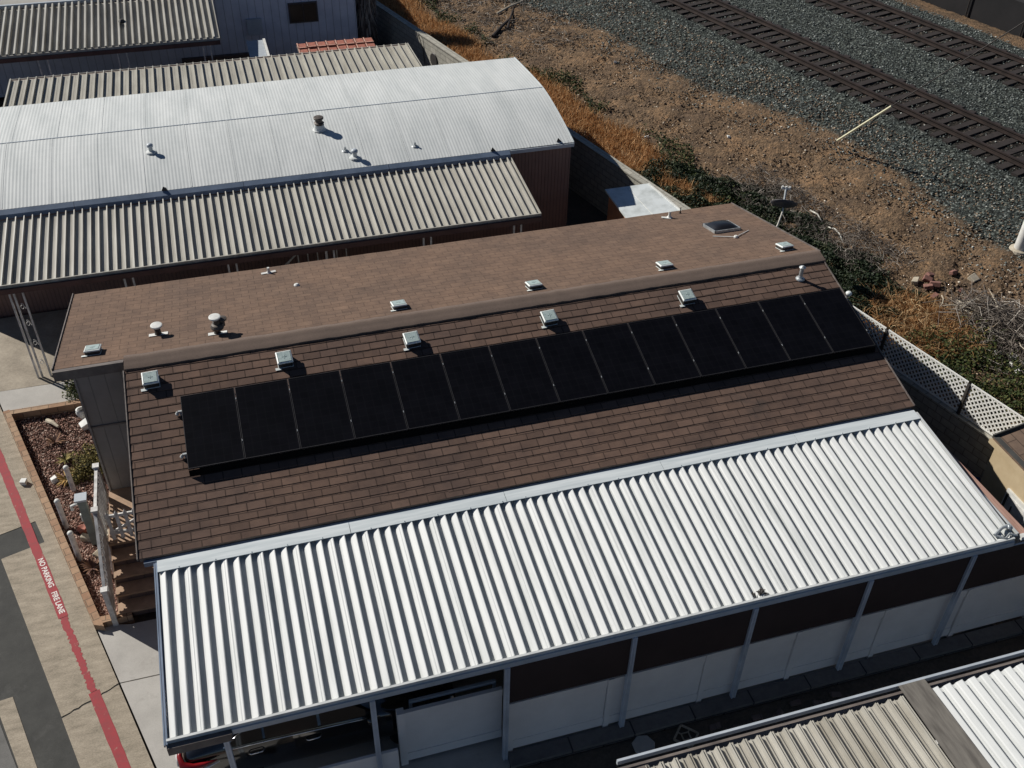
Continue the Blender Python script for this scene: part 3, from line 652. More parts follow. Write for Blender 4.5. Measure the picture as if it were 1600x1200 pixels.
m = MB(); m.tube([c - n * .02, c - n * .14, (13.55, 20.3, 3.2), (13.3, 20.15, 2.9), (12.62, 20.1, 2.75)], .022, 8); m.build('mast', M['hose'], ds, smooth=True)

# ------------------------------------------------------------------ main house
TS = .2462
def zn(y): return 3.218 + (y - 12.93) * TS
def zf(y): return 4.30 - (y - 17.26) * .247
house = thing('brown_house', 'house with brown shingle roof carrying the solar panels', 'house', (5, 17, 0))
def roof_courses(x0, x1, ya, yb, zfun, mat, name, down=-1, step=.0095, slope=TS):
    """saw-tooth shingle courses; down=-1 : lower edges face -Y"""
    m = MB(); cs = 1 / math.sqrt(1 + slope**2); d = .1875 * cs; y = ya
    cuts = np.linspace(x0, x1, 40)
    k0 = math.floor(ya / d); ys_ = [ya] + [k * d for k in range(k0 + 1, int(yb / d) + 1) if ya + .02 < k * d < yb - .02] + [yb]
    wob = {q: [random.uniform(-.006, .006) for _ in cuts] for q in ys_}
    for a_, b_ in zip(ys_[:-1], ys_[1:]):
        lo, hi = (a_, b_) if down < 0 else (b_, a_)
        for i in range(len(cuts) - 1):
            xa, xb = cuts[i], cuts[i+1]; wl0, wl1 = wob[lo][i], wob[lo][i+1]; wh0, wh1 = wob[hi][i], wob[hi][i+1]
            A_ = (xa, lo + wl0, zfun(lo) + step); B_ = (xb, lo + wl1, zfun(lo) + step); C_ = (xb, hi + wh1, zfun(hi)); D_ = (xa, hi + wh0, zfun(hi))
            if down < 0: m.quad(A_, B_, C_, D_)
            else: m.quad(D_, C_, B_, A_)
            A2 = (xa, lo + wl0, zfun(lo) - .002); B2 = (xb, lo + wl1, zfun(lo) - .002)
            m.quad(A2, B2, B_, A_) if down < 0 else m.quad(B2, A2, A_, B_)
    return m.build(name, mat, house)
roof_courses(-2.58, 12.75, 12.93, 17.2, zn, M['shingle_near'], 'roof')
m = MB()   # deck and eaves of near slope
m.add([(-2.56, 12.95, zn(12.95) - .1), (12.73, 12.95, zn(12.95) - .1), (12.73, 17.2, zn(17.2) - .1), (-2.56, 17.2, zn(17.2) - .1),
       (-2.56, 12.95, zn(12.95) - .006), (12.73, 12.95, zn(12.95) - .006), (12.73, 17.2, zn(17.2) - .006), (-2.56, 17.2, zn(17.2) - .006)],
      [(0,3,2,1),(4,5,6,7),(0,1,5,4),(1,2,6,5),(2,3,7,6),(3,0,4,7)]); m.build('eaves', M['fascia_dark'], house)
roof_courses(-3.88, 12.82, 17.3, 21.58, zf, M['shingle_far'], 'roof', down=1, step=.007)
m = MB()
m.add([(-3.86, 17.24, zf(17.24) - .2), (12.72, 17.24, zf(17.24) - .2), (12.80, 21.56, zf(21.56) - .12), (-3.86, 21.56, zf(21.56) - .12),
       (-3.86, 17.24, zf(17.24) - .006), (12.72, 17.24, zf(17.24) - .006), (12.80, 21.56, zf(21.56) - .006), (-3.86, 21.56, zf(21.56) - .006)],
      [(0,3,2,1),(4,5,6,7),(0,1,5,4),(1,2,6,5),(2,3,7,6),(3,0,4,7)]); m.build('eaves', M['fascia_dark'], house)
# rolled ridge cap band
m = MB(); xs_ = np.linspace(-2.57, 12.80, 90); prof = [(16.985, zn(16.985) + .006), (16.975, zn(16.98) + .03), (17.0, zn(17.0) + .038), (17.12, zn(17.12) + .036), (17.2, zn(17.2) + .03), (17.26, 4.322), (17.31, 4.316), (17.42, 4.282), (17.43, 4.262)]
prev = None
for x in xs_:
    jz = random.uniform(-.006, .006); jy = random.uniform(-.006, .006); ring = [(x, py + jy, pz + jz) for py, pz in prof]
    base = len(m.v); m.v += ring
    if prev is not None:
        for k in range(len(prof) - 1): m.f.append((prev + k, base + k, base + k + 1, prev + k + 1)); m.m.append(0)
    prev = base
m.build('ridge_cap', M['felt'], house, smooth=True)
m = MB(); m.box(-3.89, -2.58, 17.19, 17.25, 4.08, 4.30); m.build('fascia', M['fascia_dark'], house)
m = MB(); m.box(-2.35, 12.55, 13.3, 17.05, 0, 3.2); m.build('wall', M['brown_siding'], house)
m = MB()
m.add([(-2.35, 13.3, 3.2), (12.55, 13.3, 3.2), (12.55, 17.05, 3.2), (-2.35, 17.05, 3.2), (-2.35, 17.05, 4.08), (12.55, 17.05, 4.08)], [(0, 1, 5, 4), (0, 4, 3), (1, 2, 5), (3, 4, 5, 2)])
m.build('gable', M['brown_siding'], house)
m = MB(); m.box(-3.55, 12.56, 17.28, 21.05, 0, 3.2)
m.add([(-3.55, 17.28, 3.2), (12.56, 17.28, 3.2), (12.56, 21.05, 3.2), (-3.55, 21.05, 3.2), (-3.55, 17.28, 4.10), (12.56, 17.28, 4.10)], [(0, 1, 5, 4), (0, 4, 3), (1, 2, 5), (3, 4, 5, 2)])
m.build('wall', M['grey_siding'], house)
m = MB(); m.box(-3.553, -2.38, 17.255, 17.278, 2.72, 2.76); m.build('trim', M['fascia_dark'], house)
m = MB(); m.box(-2.9, -2.45, 16.985, 17.0, 3.45, 3.47) if False else m.box(-3.57, -3.53, 17.24, 17.28, 0, 4.1); m.build('corner_trim', M['grey_siding'], house)
# square roof vents (attic exhausts) as parts of the house
def box_vent(x, y, zfun, sl, k=1.):
    t = MB(); up = Vector((0, 1, sl)).normalized(); rt = Vector((1, 0, 0)); nn = rt.cross(up); a_ = random.uniform(-.06, .06)
    rt, up = rt * math.cos(a_) + up * math.sin(a_), up * math.cos(a_) - rt * math.sin(a_)
    c = Vector((x, y, zfun(y))) - nn * (1 - k) * .12
    t.obox(c + nn * (.014 + (1 - k) * .12), rt * .15, up * .15, nn * .004); t.obox(c + nn * (.02 + (1 - k) * .12) - rt * .15 - up * .16, rt * .06, up * .03, nn * .003)
    base = t.build('roof_vent', M['vent_rim'], house)
    b = MB(); b.obox(c + nn * .078, rt * .14, up * .14, nn * .062); b.build('throat', M['vent_dark'], base, local=False)
    h = MB(); V = []
    for s_, hh in ((.152, .138), (.158, .15), (.152, .166), (.132, .176)):
        for sx, sy in ((-1, -1), (1, -1), (1, 1), (-1, 1)): V.append(c + rt * s_ * sx + up * s_ * sy + nn * hh)
    F = [(0, 3, 2, 1)]
    for i in range(3):
        for k in range(4): F.append((i*4+k, i*4+(k+1) % 4, (i+1)*4+(k+1) % 4, (i+1)*4+k))
    h.add(V, F)
    h.build('rim', M['vent_rim'], base, bevel=.008)
    q = MB(); q.obox(c + nn * .178, rt * .124, up * .124, nn * .004); q.obox(c + nn * .184, rt * .045, up * .006, nn * .003); q.obox(c + nn * .184, rt * .006, up * .045, nn * .003)
    q.build('lid', M['vent_frost'], base)
for x, y in ((-2.09, 16.62), (.46, 16.60), (3.03, 16.58), (5.98, 16.58), (9.13, 16.55)): box_vent(x, y, zn, TS)
for x, y in ((-3.17, 17.86), (3.02, 17.79), (6.03, 17.77), (9.14, 17.77), (12.2, 17.81)): box_vent(x, y, zf, -.247, .55)
def flat_flash(x, y, z, s=.16, mt='galv'):
    m = MB(); m.box(x - s, x + s, y - s, y + s, z - .02, z + .018); return m
# mushroom vents
def mushroom(x, y, double=False):
    z = zf(y); b = MB(); b.obox((x, y, z + .014), (.19, 0, 0), (0, .07, -.07 * .247), (0, 0, .005)); base = b.build('pipe_vent', M['white_plain'], house)
    s = MB(); s.lathe([(.075, 0), (.062, .1), (.062, .22 if not double else .3)], (x, y, z), 16); s.build('pipe', M['vent_dark'], base, smooth=True)
    cz = z + (.24 if not double else .42)
    c = MB(); c.lathe([(.06, -.05), (.105, -.035), (.122, -.012), (.118, .01), (.10, .016), (.02, .02)], (x, y, cz), 20); c.build('cap', M['white_plain'], base, smooth=False)
    if double:
        e = MB(); e.lathe([(.07, -.07), (.125, -.045), (.14, .0), (.11, .05), (.06, .07), (.06, .2)], (x + .02, y - .02, z + .2), 20); e.build('skirt', M['rusty'], base, smooth=False)
        e2 = MB(); e2.lathe([(.05, 0), (.05, .14), (.1, .15), (.1, .18), (.02, .2)], (x + .13, y + .04, z + .16), 14); e2.build('side_cap', M['rusty'], base)
mushroom(-1.93, 18.31); mushroom(-.75, 17.88, True)
# small pipes
def pipe(x, y, h, r, zfun, mt='galv', cap=False):
    z = zfun(y); m = MB(); m.lathe([(r * 2.4, .0), (r * 2.2, .025), (r * 1.3, .05), (r, .09), (r, h)], (x, y, z), 14)
    if cap: m.lathe([(r * 1.4, h + .01), (r * 1.7, h + .03), (r * .5, h + .07)], (x, y, z), 14)
    m.build('plumbing_pipe', M[mt], house, smooth=False)
pipe(.535, 21.16, .16, .03, zf, 'white_plain'); pipe(10.8, 21.1, .2, .035, zf, 'white_plain'); pipe(11.23, 21.36, .17, .012, zf, 'cable'); pipe(11.96, 16.62, .28, .045, zn, 'galv', True)
m = MB(); z = zf(21.16); m.beam((.36, 21.14, z + .03), (.7, 21.18, z + .03), .07, .01); m.build('flashing', M['white_plain'], house)
m = MB(); z = zf(21.1); m.beam((10.6, 21.15, z + .03), (10.82, 21.05, z + .03), .08, .01); m.build('flashing', M['white_plain'], house)
m = MB(); m.lathe([(.07, 0), (.065, .03), (.03, .06)], (1.08, 20.04, zf(20.04)), 14); m.build('roof_knob', M['white_plain'], house)
# skylight with smoked dome
m = MB(); z0 = zf(19.79); sk = Vector((11.61, 19.79, z0)); rt = Vector((1, 0, 0)); up = Vector((0, 1, -.247)).normalized(); nn = rt.cross(up)
for s_, q in ((rt, up), (-rt, up), (up, rt), (-up, rt)): m.obox(sk + s_ * .34 + nn * .04, s_ * .012, q * .352, nn * .035)
sky_ = m.build('skylight', M['galv'], house)
m = MB(); V = []; F = []; NN = 10
for i in range(NN + 1):
    for j in range(NN + 1):
        a_, b_ = -1 + 2 * i / NN, -1 + 2 * j / NN; V.append(sk + rt * .327 * a_ + up * .327 * b_ + nn * (.07 + .10 * (1 - a_**4) * (1 - b_**4) ** 1 * (1 - .35 * (a_**2 + b_**2) / 2)))
for i in range(NN):
    for j in range(NN): k = i * (NN + 1) + j; F.append((k, k + NN + 1, k + NN + 2, k + 1))
m.add(V, F); m.build('dome', M['black_dome'], sky_, smooth=True)
m = MB(); k_ = Vector((11.57, 18.98, zf(18.98))); m.tube([Vector((11.11, 19.28, zf(19.28) + .02)), k_ + Vector((0, 0, .03))], .011, 6); m.tube([k_ + Vector((0, 0, .03)), Vector((12.11, 19.33, zf(19.33) + .02))], .011, 6)
m.lathe([(.05, 0), (.055, .04), (.03, .07)], k_, 12); m.build('cable_clamp', M['white_plain'], house)
# floodlight on right verge and wire hook at lower-left corner
m = MB(); m.lathe([(.035, -.05), (.06, -.02), (.07, .03), (.04, .06)], (12.86, 15.98, 3.98), 14); m.beam((12.7, 15.98, 3.92), (12.86, 15.98, 3.95), .03, .03); m.build('floodlight', M['vent_rim'], house, smooth=True)
# right verge drip edge
m = MB(); m.beam((12.765, 12.93, zn(12.93) - .01), (12.765, 17.0, zn(17.0) - .01), .02, .07); m.build('drip_edge', M['fascia_dark'], house)
m = MB(); m.beam((-2.592, 12.93, zn(12.93) - .01), (-2.592, 17.0, zn(17.0) - .01), .02, .07); m.build('drip_edge', M['fascia_dark'], house)
m = MB(); m.beam((-3.892, 17.3, zf(17.3) - .02), (-3.892, 21.58, zf(21.58) - .02), .02, .1); m.build('verge_board', M['fascia_dark'], house)
m = MB(); m.beam((12.832, 17.3, zf(17.3) - .02), (12.832, 21.58, zf(21.58) - .02), .02, .1); m.build('verge_board', M['fascia_dark'], house)

# ------------------------------------------------------------------ solar panels
ordn = ['leftmost', 'second', 'third', 'fourth', 'fifth', 'sixth', 'seventh', 'eighth', 'ninth', 'tenth', 'eleventh', 'twelfth', 'thirteenth', 'rightmost']
tilt = math.atan(TS)
def lab_solar(i):
    if i == 0: return 'leftmost black solar panel of the roof row, above the house steps'
    if i == 13: return 'rightmost black solar panel of the roof row, beside the lattice fence'
    return f'{ordn[i]} black solar panel counted from the left end of the roof row'
off = .145
pz = lambda y: zn(y) + off
proto = thing('solar_panel', lab_solar(0), 'solar panel', (-1.58, 14.40, pz(14.40)), (tilt, 0, 0), 'black solar panels in a row on the brown roof')
m = MB(); m.box(.012, .990, .012, 1.66, .0, .030); m.build('glass', M['solar'], proto, local=True)
m = MB()
m.box(0, 1.002, 0, .011, -.008, .034); m.box(0, 1.002, 1.661, 1.672, -.008, .034); m.box(0, .011, .0112, 1.6608, -.008, .034); m.box(.991, 1.002, .0112, 1.6608, -.008, .034)
m.build('frame', M['solar_frame'], proto, local=True)
for yy in (.42, 1.4):
    m = MB(); m.box(1.0035, 1.0125, yy - .022, yy + .022, .01, .041); m.build('clamp', M['galv'], proto, local=True)
for i in range(1, 14):
    c = copy_tree(proto); c.location = (-1.58 + 1.015 * i, 14.40, pz(14.40)); c['label'] = lab_solar(i)
sk_ = MB(); sk_.add([(-1.58, 14.385, pz(14.40) - .012), (12.625, 14.385, pz(14.40) - .012), (12.625, 14.36, zn(14.36) + .018), (-1.58, 14.36, zn(14.36) + .018), (-1.58, 14.395, pz(14.40) - .012), (12.625, 14.395, pz(14.40) - .012), (12.625, 14.37, zn(14.37) + .018), (-1.58, 14.37, zn(14.37) + .018)], [(3, 2, 1, 0), (4, 5, 6, 7), (0, 1, 5, 4), (2, 3, 7, 6), (1, 2, 6, 5), (0, 4, 7, 3)])  # black skirt added to deepen the shadow band below the panels
o = sk_.build('shadow_skirt', simple('skirt_black', (.003, .003, .0035), .9, c2=(.002, .002, .002), spec=.1)); o.data.transform(Matrix.Translation((1.58, -14.385, -zn(14.385)))); o.location = (-1.58, 14.385, zn(14.385)); tag(o, 'long black skirt deepening the shadow under the lower edge of the solar panel row', 'skirt')
for yy, lb in ((14.8, 'lower aluminium mounting rail under the solar panel row'), (15.76, 'upper aluminium mounting rail under the solar panel row')):
    t = thing('mounting_rail', lb, 'mounting rail', (-1.66, yy, zn(yy)), group='mounting rails under the solar panels')
    z_ = zn(yy); m = MB(); m.box(-1.66, 12.70, yy - .02, yy + .02, z_ + .055, z_ + .098); m.build('rail', M['galv'], t)
    for x in np.arange(-1.6, 12.7, 1.6):
        m = MB(); m.box(x - .03, x + .03, yy - .035, yy + .035, z_ + .004, z_ + .054); m.build('foot', M['galv'], t)
    m = MB(); m.lathe([(.03, 0), (.035, .03), (.012, .07)], (-1.68, yy - .02, z_ + .03), 10); m.build('end_lug', M['white_plain'], t)

# ------------------------------------------------------------------ corrugated sheet builder
def corrugated(x0, x1, pa, pb, period, prof, jit=0., nseg=1, sag=0.):
    m = MB(); xs = []; 
    n = int(math.ceil((x1 - x0) / period))
    for i in range(n):
        for fx, h in prof:
            x = x0 + (i + fx) * period
            if x <= x1 + 1e-6: xs.append((x, h))
    rows = []
    for j in range(nseg + 1):
        t = j / nseg; y = pa[0] + (pb[0] - pa[0]) * t; z = pa[1] + (pb[1] - pa[1]) * t + sag * 4 * t * (1 - t)
        b = len(m.v); m.v += [(x + (random.uniform(-jit, jit) if 0 < j < nseg else 0), y, z + h) for x, h in xs]; rows.append(b)
    for j in range(nseg):
        for i in range(len(xs) - 1): m.f.append((rows[j] + i, rows[j] + i + 1, rows[j+1] + i + 1, rows[j+1] + i)); m.m.append(0)
    return m
WP = [(0, 0), (.06, .0), (.14, .040), (.24, .056), (.42, .074), (.57, .088), (.62, .088), (.64, .084), (.665, 0), (.67, 0)]
WP2 = [(0, 0), (.06, .0), (.14, .040), (.24, .056), (.34, .066), (.35, .073), (.38, .076), (.385, .071), (.48, .08), (.57, .088), (.62, .088), (.64, .084), (.665, 0), (.67, 0)]

# ------------------------------------------------------------------ main carport
cp = thing('carport', 'large white ribbed metal carport roof in front of the brown house', 'carport', (5, 11, 0))
ZA, ZB = 3.13, 2.83
prof3 = []
for k in range(3):
    for fx, h in (WP2 if k == 2 else WP): prof3.append(((fx + k) / 3, h))
m = corrugated(-2.27, 12.66, (12.72, ZA), (9.50, ZB), .6096, prof3, .003, 4)
o = m.build('roof_sheet', M['white_metal'], cp); sd = o.modifiers.new('s', 'SOLIDIFY'); sd.thickness = .004; sd.offset = -1
for x0, x1 in ((-2.27, 1.02), (1.03, 3.9), (3.91, 7.02), (7.03, 9.9), (9.91, 12.66)):
    m = MB(); w = .003 * random.random()
    m.add([(x0, 12.56, ZA + .086 + w), (x1, 12.56, ZA + .084 + w), (x1, 12.80, ZA + .108 + w), (x0, 12.80, ZA + .108 + w), (x0, 12.56, ZA + .074 + w), (x1, 12.56, ZA + .074 + w), (x1, 12.81, ZA - .05), (x0, 12.81, ZA - .05)],
          [(0, 1, 2, 3), (4, 7, 6, 5), (0, 4, 5, 1), (2, 6, 7, 3), (1, 5, 6, 2), (0, 3, 7, 4)]); 
    for xx in np.arange(x0 + .35, x1, .6096): m.lathe([(.009, 0), (.009, .012), (.004, .016)], (xx, 12.585, ZA + .088), 6)
    m.build('flashing', M['flash_metal'], cp)
# front gutter beam, side trims
m = MB(); m.box(-1.35, 12.68, 9.43, 9.495, ZB - .10, ZB + .012); m.build('gutter', M['gutter_grey'], cp)
m = MB(); m.box(-2.29, 12.68, 9.455, 9.497, ZB + .013, ZB + .088); m.build('gutter_lip', M['white_metal'], cp)
m = MB(); m.box(-2.30, -1.353, 9.37, 9.495, ZB - .17, ZB + .010); m.build('end_fascia', M['fascia_dark'], cp)
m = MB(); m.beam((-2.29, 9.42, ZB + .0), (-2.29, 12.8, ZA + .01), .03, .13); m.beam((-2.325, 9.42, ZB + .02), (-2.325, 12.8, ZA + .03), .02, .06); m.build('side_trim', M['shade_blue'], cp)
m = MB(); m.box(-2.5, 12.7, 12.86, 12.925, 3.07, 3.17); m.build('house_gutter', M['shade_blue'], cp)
m = MB(); m.beam((12.69, 9.5, ZB + .035), (12.69, 12.75, ZA + .05), .045, .09); m.build('side_trim', M['white_metal'], cp)
for y_, z_ in ((10.6, 2.80), (11.7, 2.9)):
    m = MB(); m.box(-2.2, 12.6, y_ - .03, y_ + .03, z_ - .1, z_ - .0); m.build('purlin', M['under'], cp)
for x in (-1.47, .79, 3.0, 5.22, 7.46, 9.72, 11.87):
    m = MB(); h = .042
    m.box(x - h, x - .012, 9.41, 9.49, 0, ZB - .102); m.box(x + .012, x + h, 9.41, 9.49, 0, ZB - .102); m.box(x - .0118, x + .0118, 9.42, 9.48, 0, ZB - .102); m.build('post', M['post_paint'], cp)
xs = [3.0, 5.22, 7.46, 9.72, 11.87, 14.1]
for a_, b_ in zip(xs[:-1], xs[1:]):
    m = MB(); m.box(a_ + .044, b_ - .044, 9.455, 9.465, 1.685, ZB - .11); m.build('shade_screen', M['screen'], cp)
    m = MB(); m.box(a_ + .044, b_ - .044, 9.448, 9.472, ZB - .118, ZB - .1025); m.build('screen_rod', M['gutter_grey'], cp)
m = MB(); m.box(14.06, 14.14, 9.42, 9.48, 0, 2.7); m.build('post', M['post_paint'], cp)
# sleeves/brackets hardware at front right corner
m = MB(); m.tube([(12.35, 9.62, ZB + .10), (12.55, 9.70, ZB + .15), (12.72, 9.72, ZB + .16)], .03, 8); m.tube([(12.35, 9.62, ZB + .10), (12.5, 9.5, ZB + .09), (12.62, 9.56, ZB + .12), (12.75, 9.5, ZB + .1)], .022, 8)
m.lathe([(.05, 0), (.06, .05), (.03, .09)], (12.70, 9.68, ZB + .1), 10); m.build('bracket', M['galv'], cp)
# leaf debris on the sheet
m = MB()
for i in range(14):
    a = random.uniform(0, 6.28); q = Vector((7.55 + random.gauss(0, .05), 9.58 + random.gauss(0, .03), ZB + .07 + random.random() * .06)); d = Vector((math.cos(a), math.sin(a), random.uniform(-.5, .5))) * .05
    m.quad(q - d, q + d.cross(Vector((0, 0, 1))) * .5, q + d, q - d.cross(Vector((0, 0, 1))) * .5)
o = m.build('leaf_litter', M['vent_dark']); tag(o, 'clump of dark dead leaves on the front edge of the white carport', 'leaves')
o.data.transform(Matrix.Translation((-7.55, -9.58, -ZB - .07))); o.location = (7.55, 9.58, ZB + .07)
# pink-brown awning roller along the right side
rb = thing('awning_board', 'long pinkish brown board running along the right edge of the white carport', 'board', (12.95, 9.6, 2.7))
m = MB(); m.beam((12.83, 11.95, 2.86), (13.0, 9.62, 2.74), .11, .06); m.build('board', M['pink_board'], rb)
m = MB(); m.beam((12.92, 11.95, 2.84), (13.11, 9.62, 2.72), .055, .1); m.build('outer_lip', M['pink_board'], rb)
m = MB(); m.beam((12.765, 11.2, 2.93), (12.90, 9.62, 2.79), .05, .05); m.build('white_strip', M['white_metal'], rb)
m = MB(); m.box(12.93, 13.15, 9.52, 9.61, 2.70, 2.80); m.build('end_cap', M['white_plain'], rb)

# ------------------------------------------------------------------ vinyl fence
vf = thing('vinyl_fence', 'white vinyl panel fence under the front edge of the carport', 'fence', (7, 9.6, 0))
fx = [3.12, 4.94, 6.81, 8.64, 10.48, 12.3, 14.1, 15.9]
for i, (a_, b_) in enumerate(zip(fx[:-1], fx[1:])):
    yo = 9.56 + random.uniform(-.006, .006)
    m = MB(); m.box(a_ + .06, b_ - .06, yo, yo + .03, .35, 1.29); m.build('panel', M['vinyl'], vf)
    m = MB(); m.box(a_ + .055, b_ - .055, yo - .014, yo + .044, 1.293, 1.50); m.build('rail', M['vinyl'], vf)
    m = MB(); m.box(a_ + .055, b_ - .055, yo - .014, yo + .044, .1, .346); m.build('rail', M['vinyl'], vf)
    m = MB(); m.box(a_ - .05, a_ + .05, yo - .035, yo + .065, .02, 1.52); m.box(a_ - .06, a_ + .06, yo - .045, yo + .075, 1.521, 1.545) if i == 0 else None; m.build('post', M['vinyl'], vf)
lp = thing('fence_gate', 'short white panel gate set back beside the parked car', 'gate', (2.2, 9.9, 0))
m = MB(); m.box(1.33, 3.05, 9.86, 9.89, .3, 1.36); m.build('panel', M['vinyl'], lp)
m = MB(); m.box(1.33, 3.05, 9.84, 9.91, 1.363, 1.54); m.build('rail', M['vinyl'], lp)
m = MB(); m.box(1.33, 3.05, 9.84, 9.91, .08, .297); m.build('rail', M['vinyl'], lp)
m = MB(); m.box(1.2, 1.327, 9.81, 9.94, 0, 1.58); m.build('post', M['vinyl'], lp)
m = MB(); m.box(1.45, 2.98, 10.02, 10.07, 1.50, 1.56); m.box(1.45, 1.5, 10.02, 10.07, 0, 1.497); m.box(2.93, 2.98, 10.02, 10.07, 0, 1.497); m.build('back_rail', M['gutter_grey'], lp)
lf2 = thing('low_fence', 'low pale panel fence in front of the parked car at the bottom edge', 'fence', (.4, 9.5, 0))
m = MB(); m.box(-.45, 1.13, 9.54, 9.57, .1, .90); m.build('panel', M['vinyl'], lf2)
m = MB(); m.box(-.45, 1.13, 9.53, 9.58, .903, 1.0); m.build('rail', M['vinyl'], lf2)
m = MB(); m.box(-.55, -.455, 9.51, 9.6, 0, 1.02); m.build('post', M['vinyl'], lf2)
# kerb strip and alley clutter
slab('kerb', [(3.05, 9.22), (16, 9.22), (16, 9.50), (3.05, 9.50)], .09, blockmat('kerb_concrete', (.17, .16, .15), (.13, .12, .115), (.02, .02, .02), 1.2, 2., .015), .2, rot=0)
slab('path', [(-.85, 4), (16, 4), (16, 9.20), (-.85, 9.20)], -.03, M['earth_flat'], .05, rot=0)
md = thing('diamond_ornament', 'dark diamond shaped iron ornament lying by the fence kerb', 'garden ornament', (6.3, 8.95, .0))
m = MB(); c = Vector((6.3, 8.95, .03)); Rr = .24
pts = [c + Vector((Rr * math.cos(a), Rr * math.sin(a), 0)) for a in (0, PI/2, PI, 1.5*PI)]
for i in range(4): m.beam(pts[i], pts[(i+1) % 4], .035, .03)
m.build('frame', M['concrete_tan'], md)
m = MB(); pin = [c + Vector((.1 * math.cos(a), .1 * math.sin(a), .001)) for a in (PI/4, .75*PI, 1.25*PI, 1.75*PI)]
for i in range(4): m.beam(pin[i], pin[(i+1) % 4], .02, .022); m.beam(pin[i], (pts[i] + pts[(i+1) % 4]) / 2, .02, .02)
m.build('tracery', M['concrete_tan'], md)
m = MB(); m.lathe([(.02, 0), (.22, .005), (.2, .03), (.14, .02), (.02, .02)], (5.5, 9.02, -.02), 7); o = m.build('leaf_ornament', M['concrete_grey']); tag(o, 'flat grey leaf shaped stone left of the diamond ornament', 'garden stone'); o.data.transform(Matrix.Translation((-5.5, -9.02, .02))); o.location = (5.5, 9.02, -.02)
for i in range(7):
    x = 6.9 + i * .42; y_ = 8.95 + random.uniform(-.12, .1)
    chunk('edging_brick', (x, y_, -.02), .22, M['brown_siding'], 'dark edging brick lying in the shaded strip below the fence', 'brick', 'edging bricks in the alley', rot=random.uniform(-.2, .2), sq=(1, .5, .35))

# ------------------------------------------------------------------ parked car under the carport
car = thing('parked_car', 'black car parked under the left end of the carport', 'car', (0, 10.95, 0))
def sect(x, hw, zb, zt_, belt, roof, rw):
    # closed section in yz around centre y=10.95
    return [(x, 10.95 + s * w, z) for s, w, z in ((-1, hw*.8, zb), (-1, hw*.97, zb + .1), (-1, hw, zb + .35), (-1, hw*.985, belt - .12), (-1, hw*.93, belt), (-1, rw + .04, (belt + roof)/2 if roof > belt + .1 else belt + .01), (-1, rw, roof - .05 if roof > belt + .1 else belt + .02), (-1, rw*.75, roof),
            (1, rw*.75, roof), (1, rw, roof - .05 if roof > belt + .1 else belt + .02), (1, rw + .04, (belt + roof)/2 if roof > belt + .1 else belt + .01), (1, hw*.93, belt), (1, hw*.985, belt - .12), (1, hw, zb + .35), (1, hw*.97, zb + .1), (1, hw*.8, zb))]
S = [(-2.37, .80, .45, 0, .92, .95, .6), (-2.32, .88, .32, 0, 1.06, 1.10, .66), (-2.15, .90, .26, 0, 1.12, 1.22, .66), (-1.75, .91, .24, 0, 1.12, 1.46, .62), (-1.2, .915, .24, 0, 1.11, 1.56, .62), (-.3, .92, .22, 0, 1.09, 1.60, .63),
     (.35, .92, .22, 0, 1.07, 1.57, .61), (.8, .92, .22, 0, 1.05, 1.38, .6), (1.15, .915, .22, 0, 1.03, 1.12, .66), (1.7, .90, .24, 0, .97, 1.02, .66), (2.2, .84, .28, 0, .86, .9, .58), (2.35, .72, .36, 0, .72, .75, .5)]
m = MB(); nS = 16
for i, s_ in enumerate(S):
    m.v += sect(*s_)
    if i:
        for k in range(nS): a0, b0 = (i-1)*nS, i*nS; m.f.append((a0+k, a0+(k+1) % nS, b0+(k+1) % nS, b0+k)); m.m.append(0)
m.f.append(tuple(range(nS))); m.m.append(0); m.f.append(tuple((len(S)-1)*nS + k for k in range(nS))[::-1]); m.m.append(0)
body = m.build('body', M['car_paint'], car, smooth=True); ss = body.modifiers.new('s', 'SUBSURF'); ss.levels = 2; ss.render_levels = 2
def side_y(z): return 10.95 - .862 + (z - 1.1) * .48
def wpoly(pts, name, mat, t=.012):
    m = MB(); n = len(pts); V = [(x, side_y(z) - t, z) for x, z in pts] + [(x, side_y(z) + .03, z) for x, z in pts]
    m.add(V, [tuple(range(n)), tuple(range(n, 2*n))[::-1]] + [(i, n + i, n + (i+1) % n, (i+1) % n) for i in range(n)]); return m.build(name, mat, car)
wpoly([(-1.62, 1.16), (-1.28, 1.36), (-1.02, 1.40), (-1.02, 1.14), (-1.5, 1.13)], 'side_window', M['car_glass'])
wpoly([(-.98, 1.14), (-.98, 1.41), (-.1, 1.43), (-.1, 1.12)], 'side_window', M['car_glass'])
wpoly([(-.05, 1.12), (-.05, 1.43), (.45, 1.38), (.88, 1.12)], 'side_window', M['car_glass'])
m = MB(); tr = [(-1.30, 1.385), (-1.66, 1.165), (-1.5, 1.115), (-.9, 1.115), (0, 1.098), (.95, 1.08)]
m.tube([(x, side_y(z) - .035, z) for x, z in tr], .013, 6); m.build('window_trim', M['chrome'], car, smooth=True)
for x in (-1.16, -.2):
    m = MB(); m.tube([(x - .13, 10.035, .93), (x - .09, 10.0, .942), (x + .09, 10.0, .95), (x + .13, 10.035, .945)], .013, 8); m.build('door_handle', M['chrome'], car, smooth=True)
m = MB(); m.tube([(-2.37, 10.42, 1.08), (-2.385, 10.2, 1.06), (-2.36, 10.07, 1.01), (-2.2, 10.02, .955), (-2.0, 10.015, .965), (-1.80, 10.02, 1.0)], [.03, .045, .06, .06, .045, .012], 8); m.build('tail_light', M['tail_red'], car, smooth=True)
m = MB(); m.tube([(-2.33, 10.025, .93), (-2.15, 9.985, .895), (-1.95, 9.985, .92), (-1.76, 9.99, .985)], [.022, .03, .022, .008], 8); m.build('tail_light', M['tail_clear'], car, smooth=True)
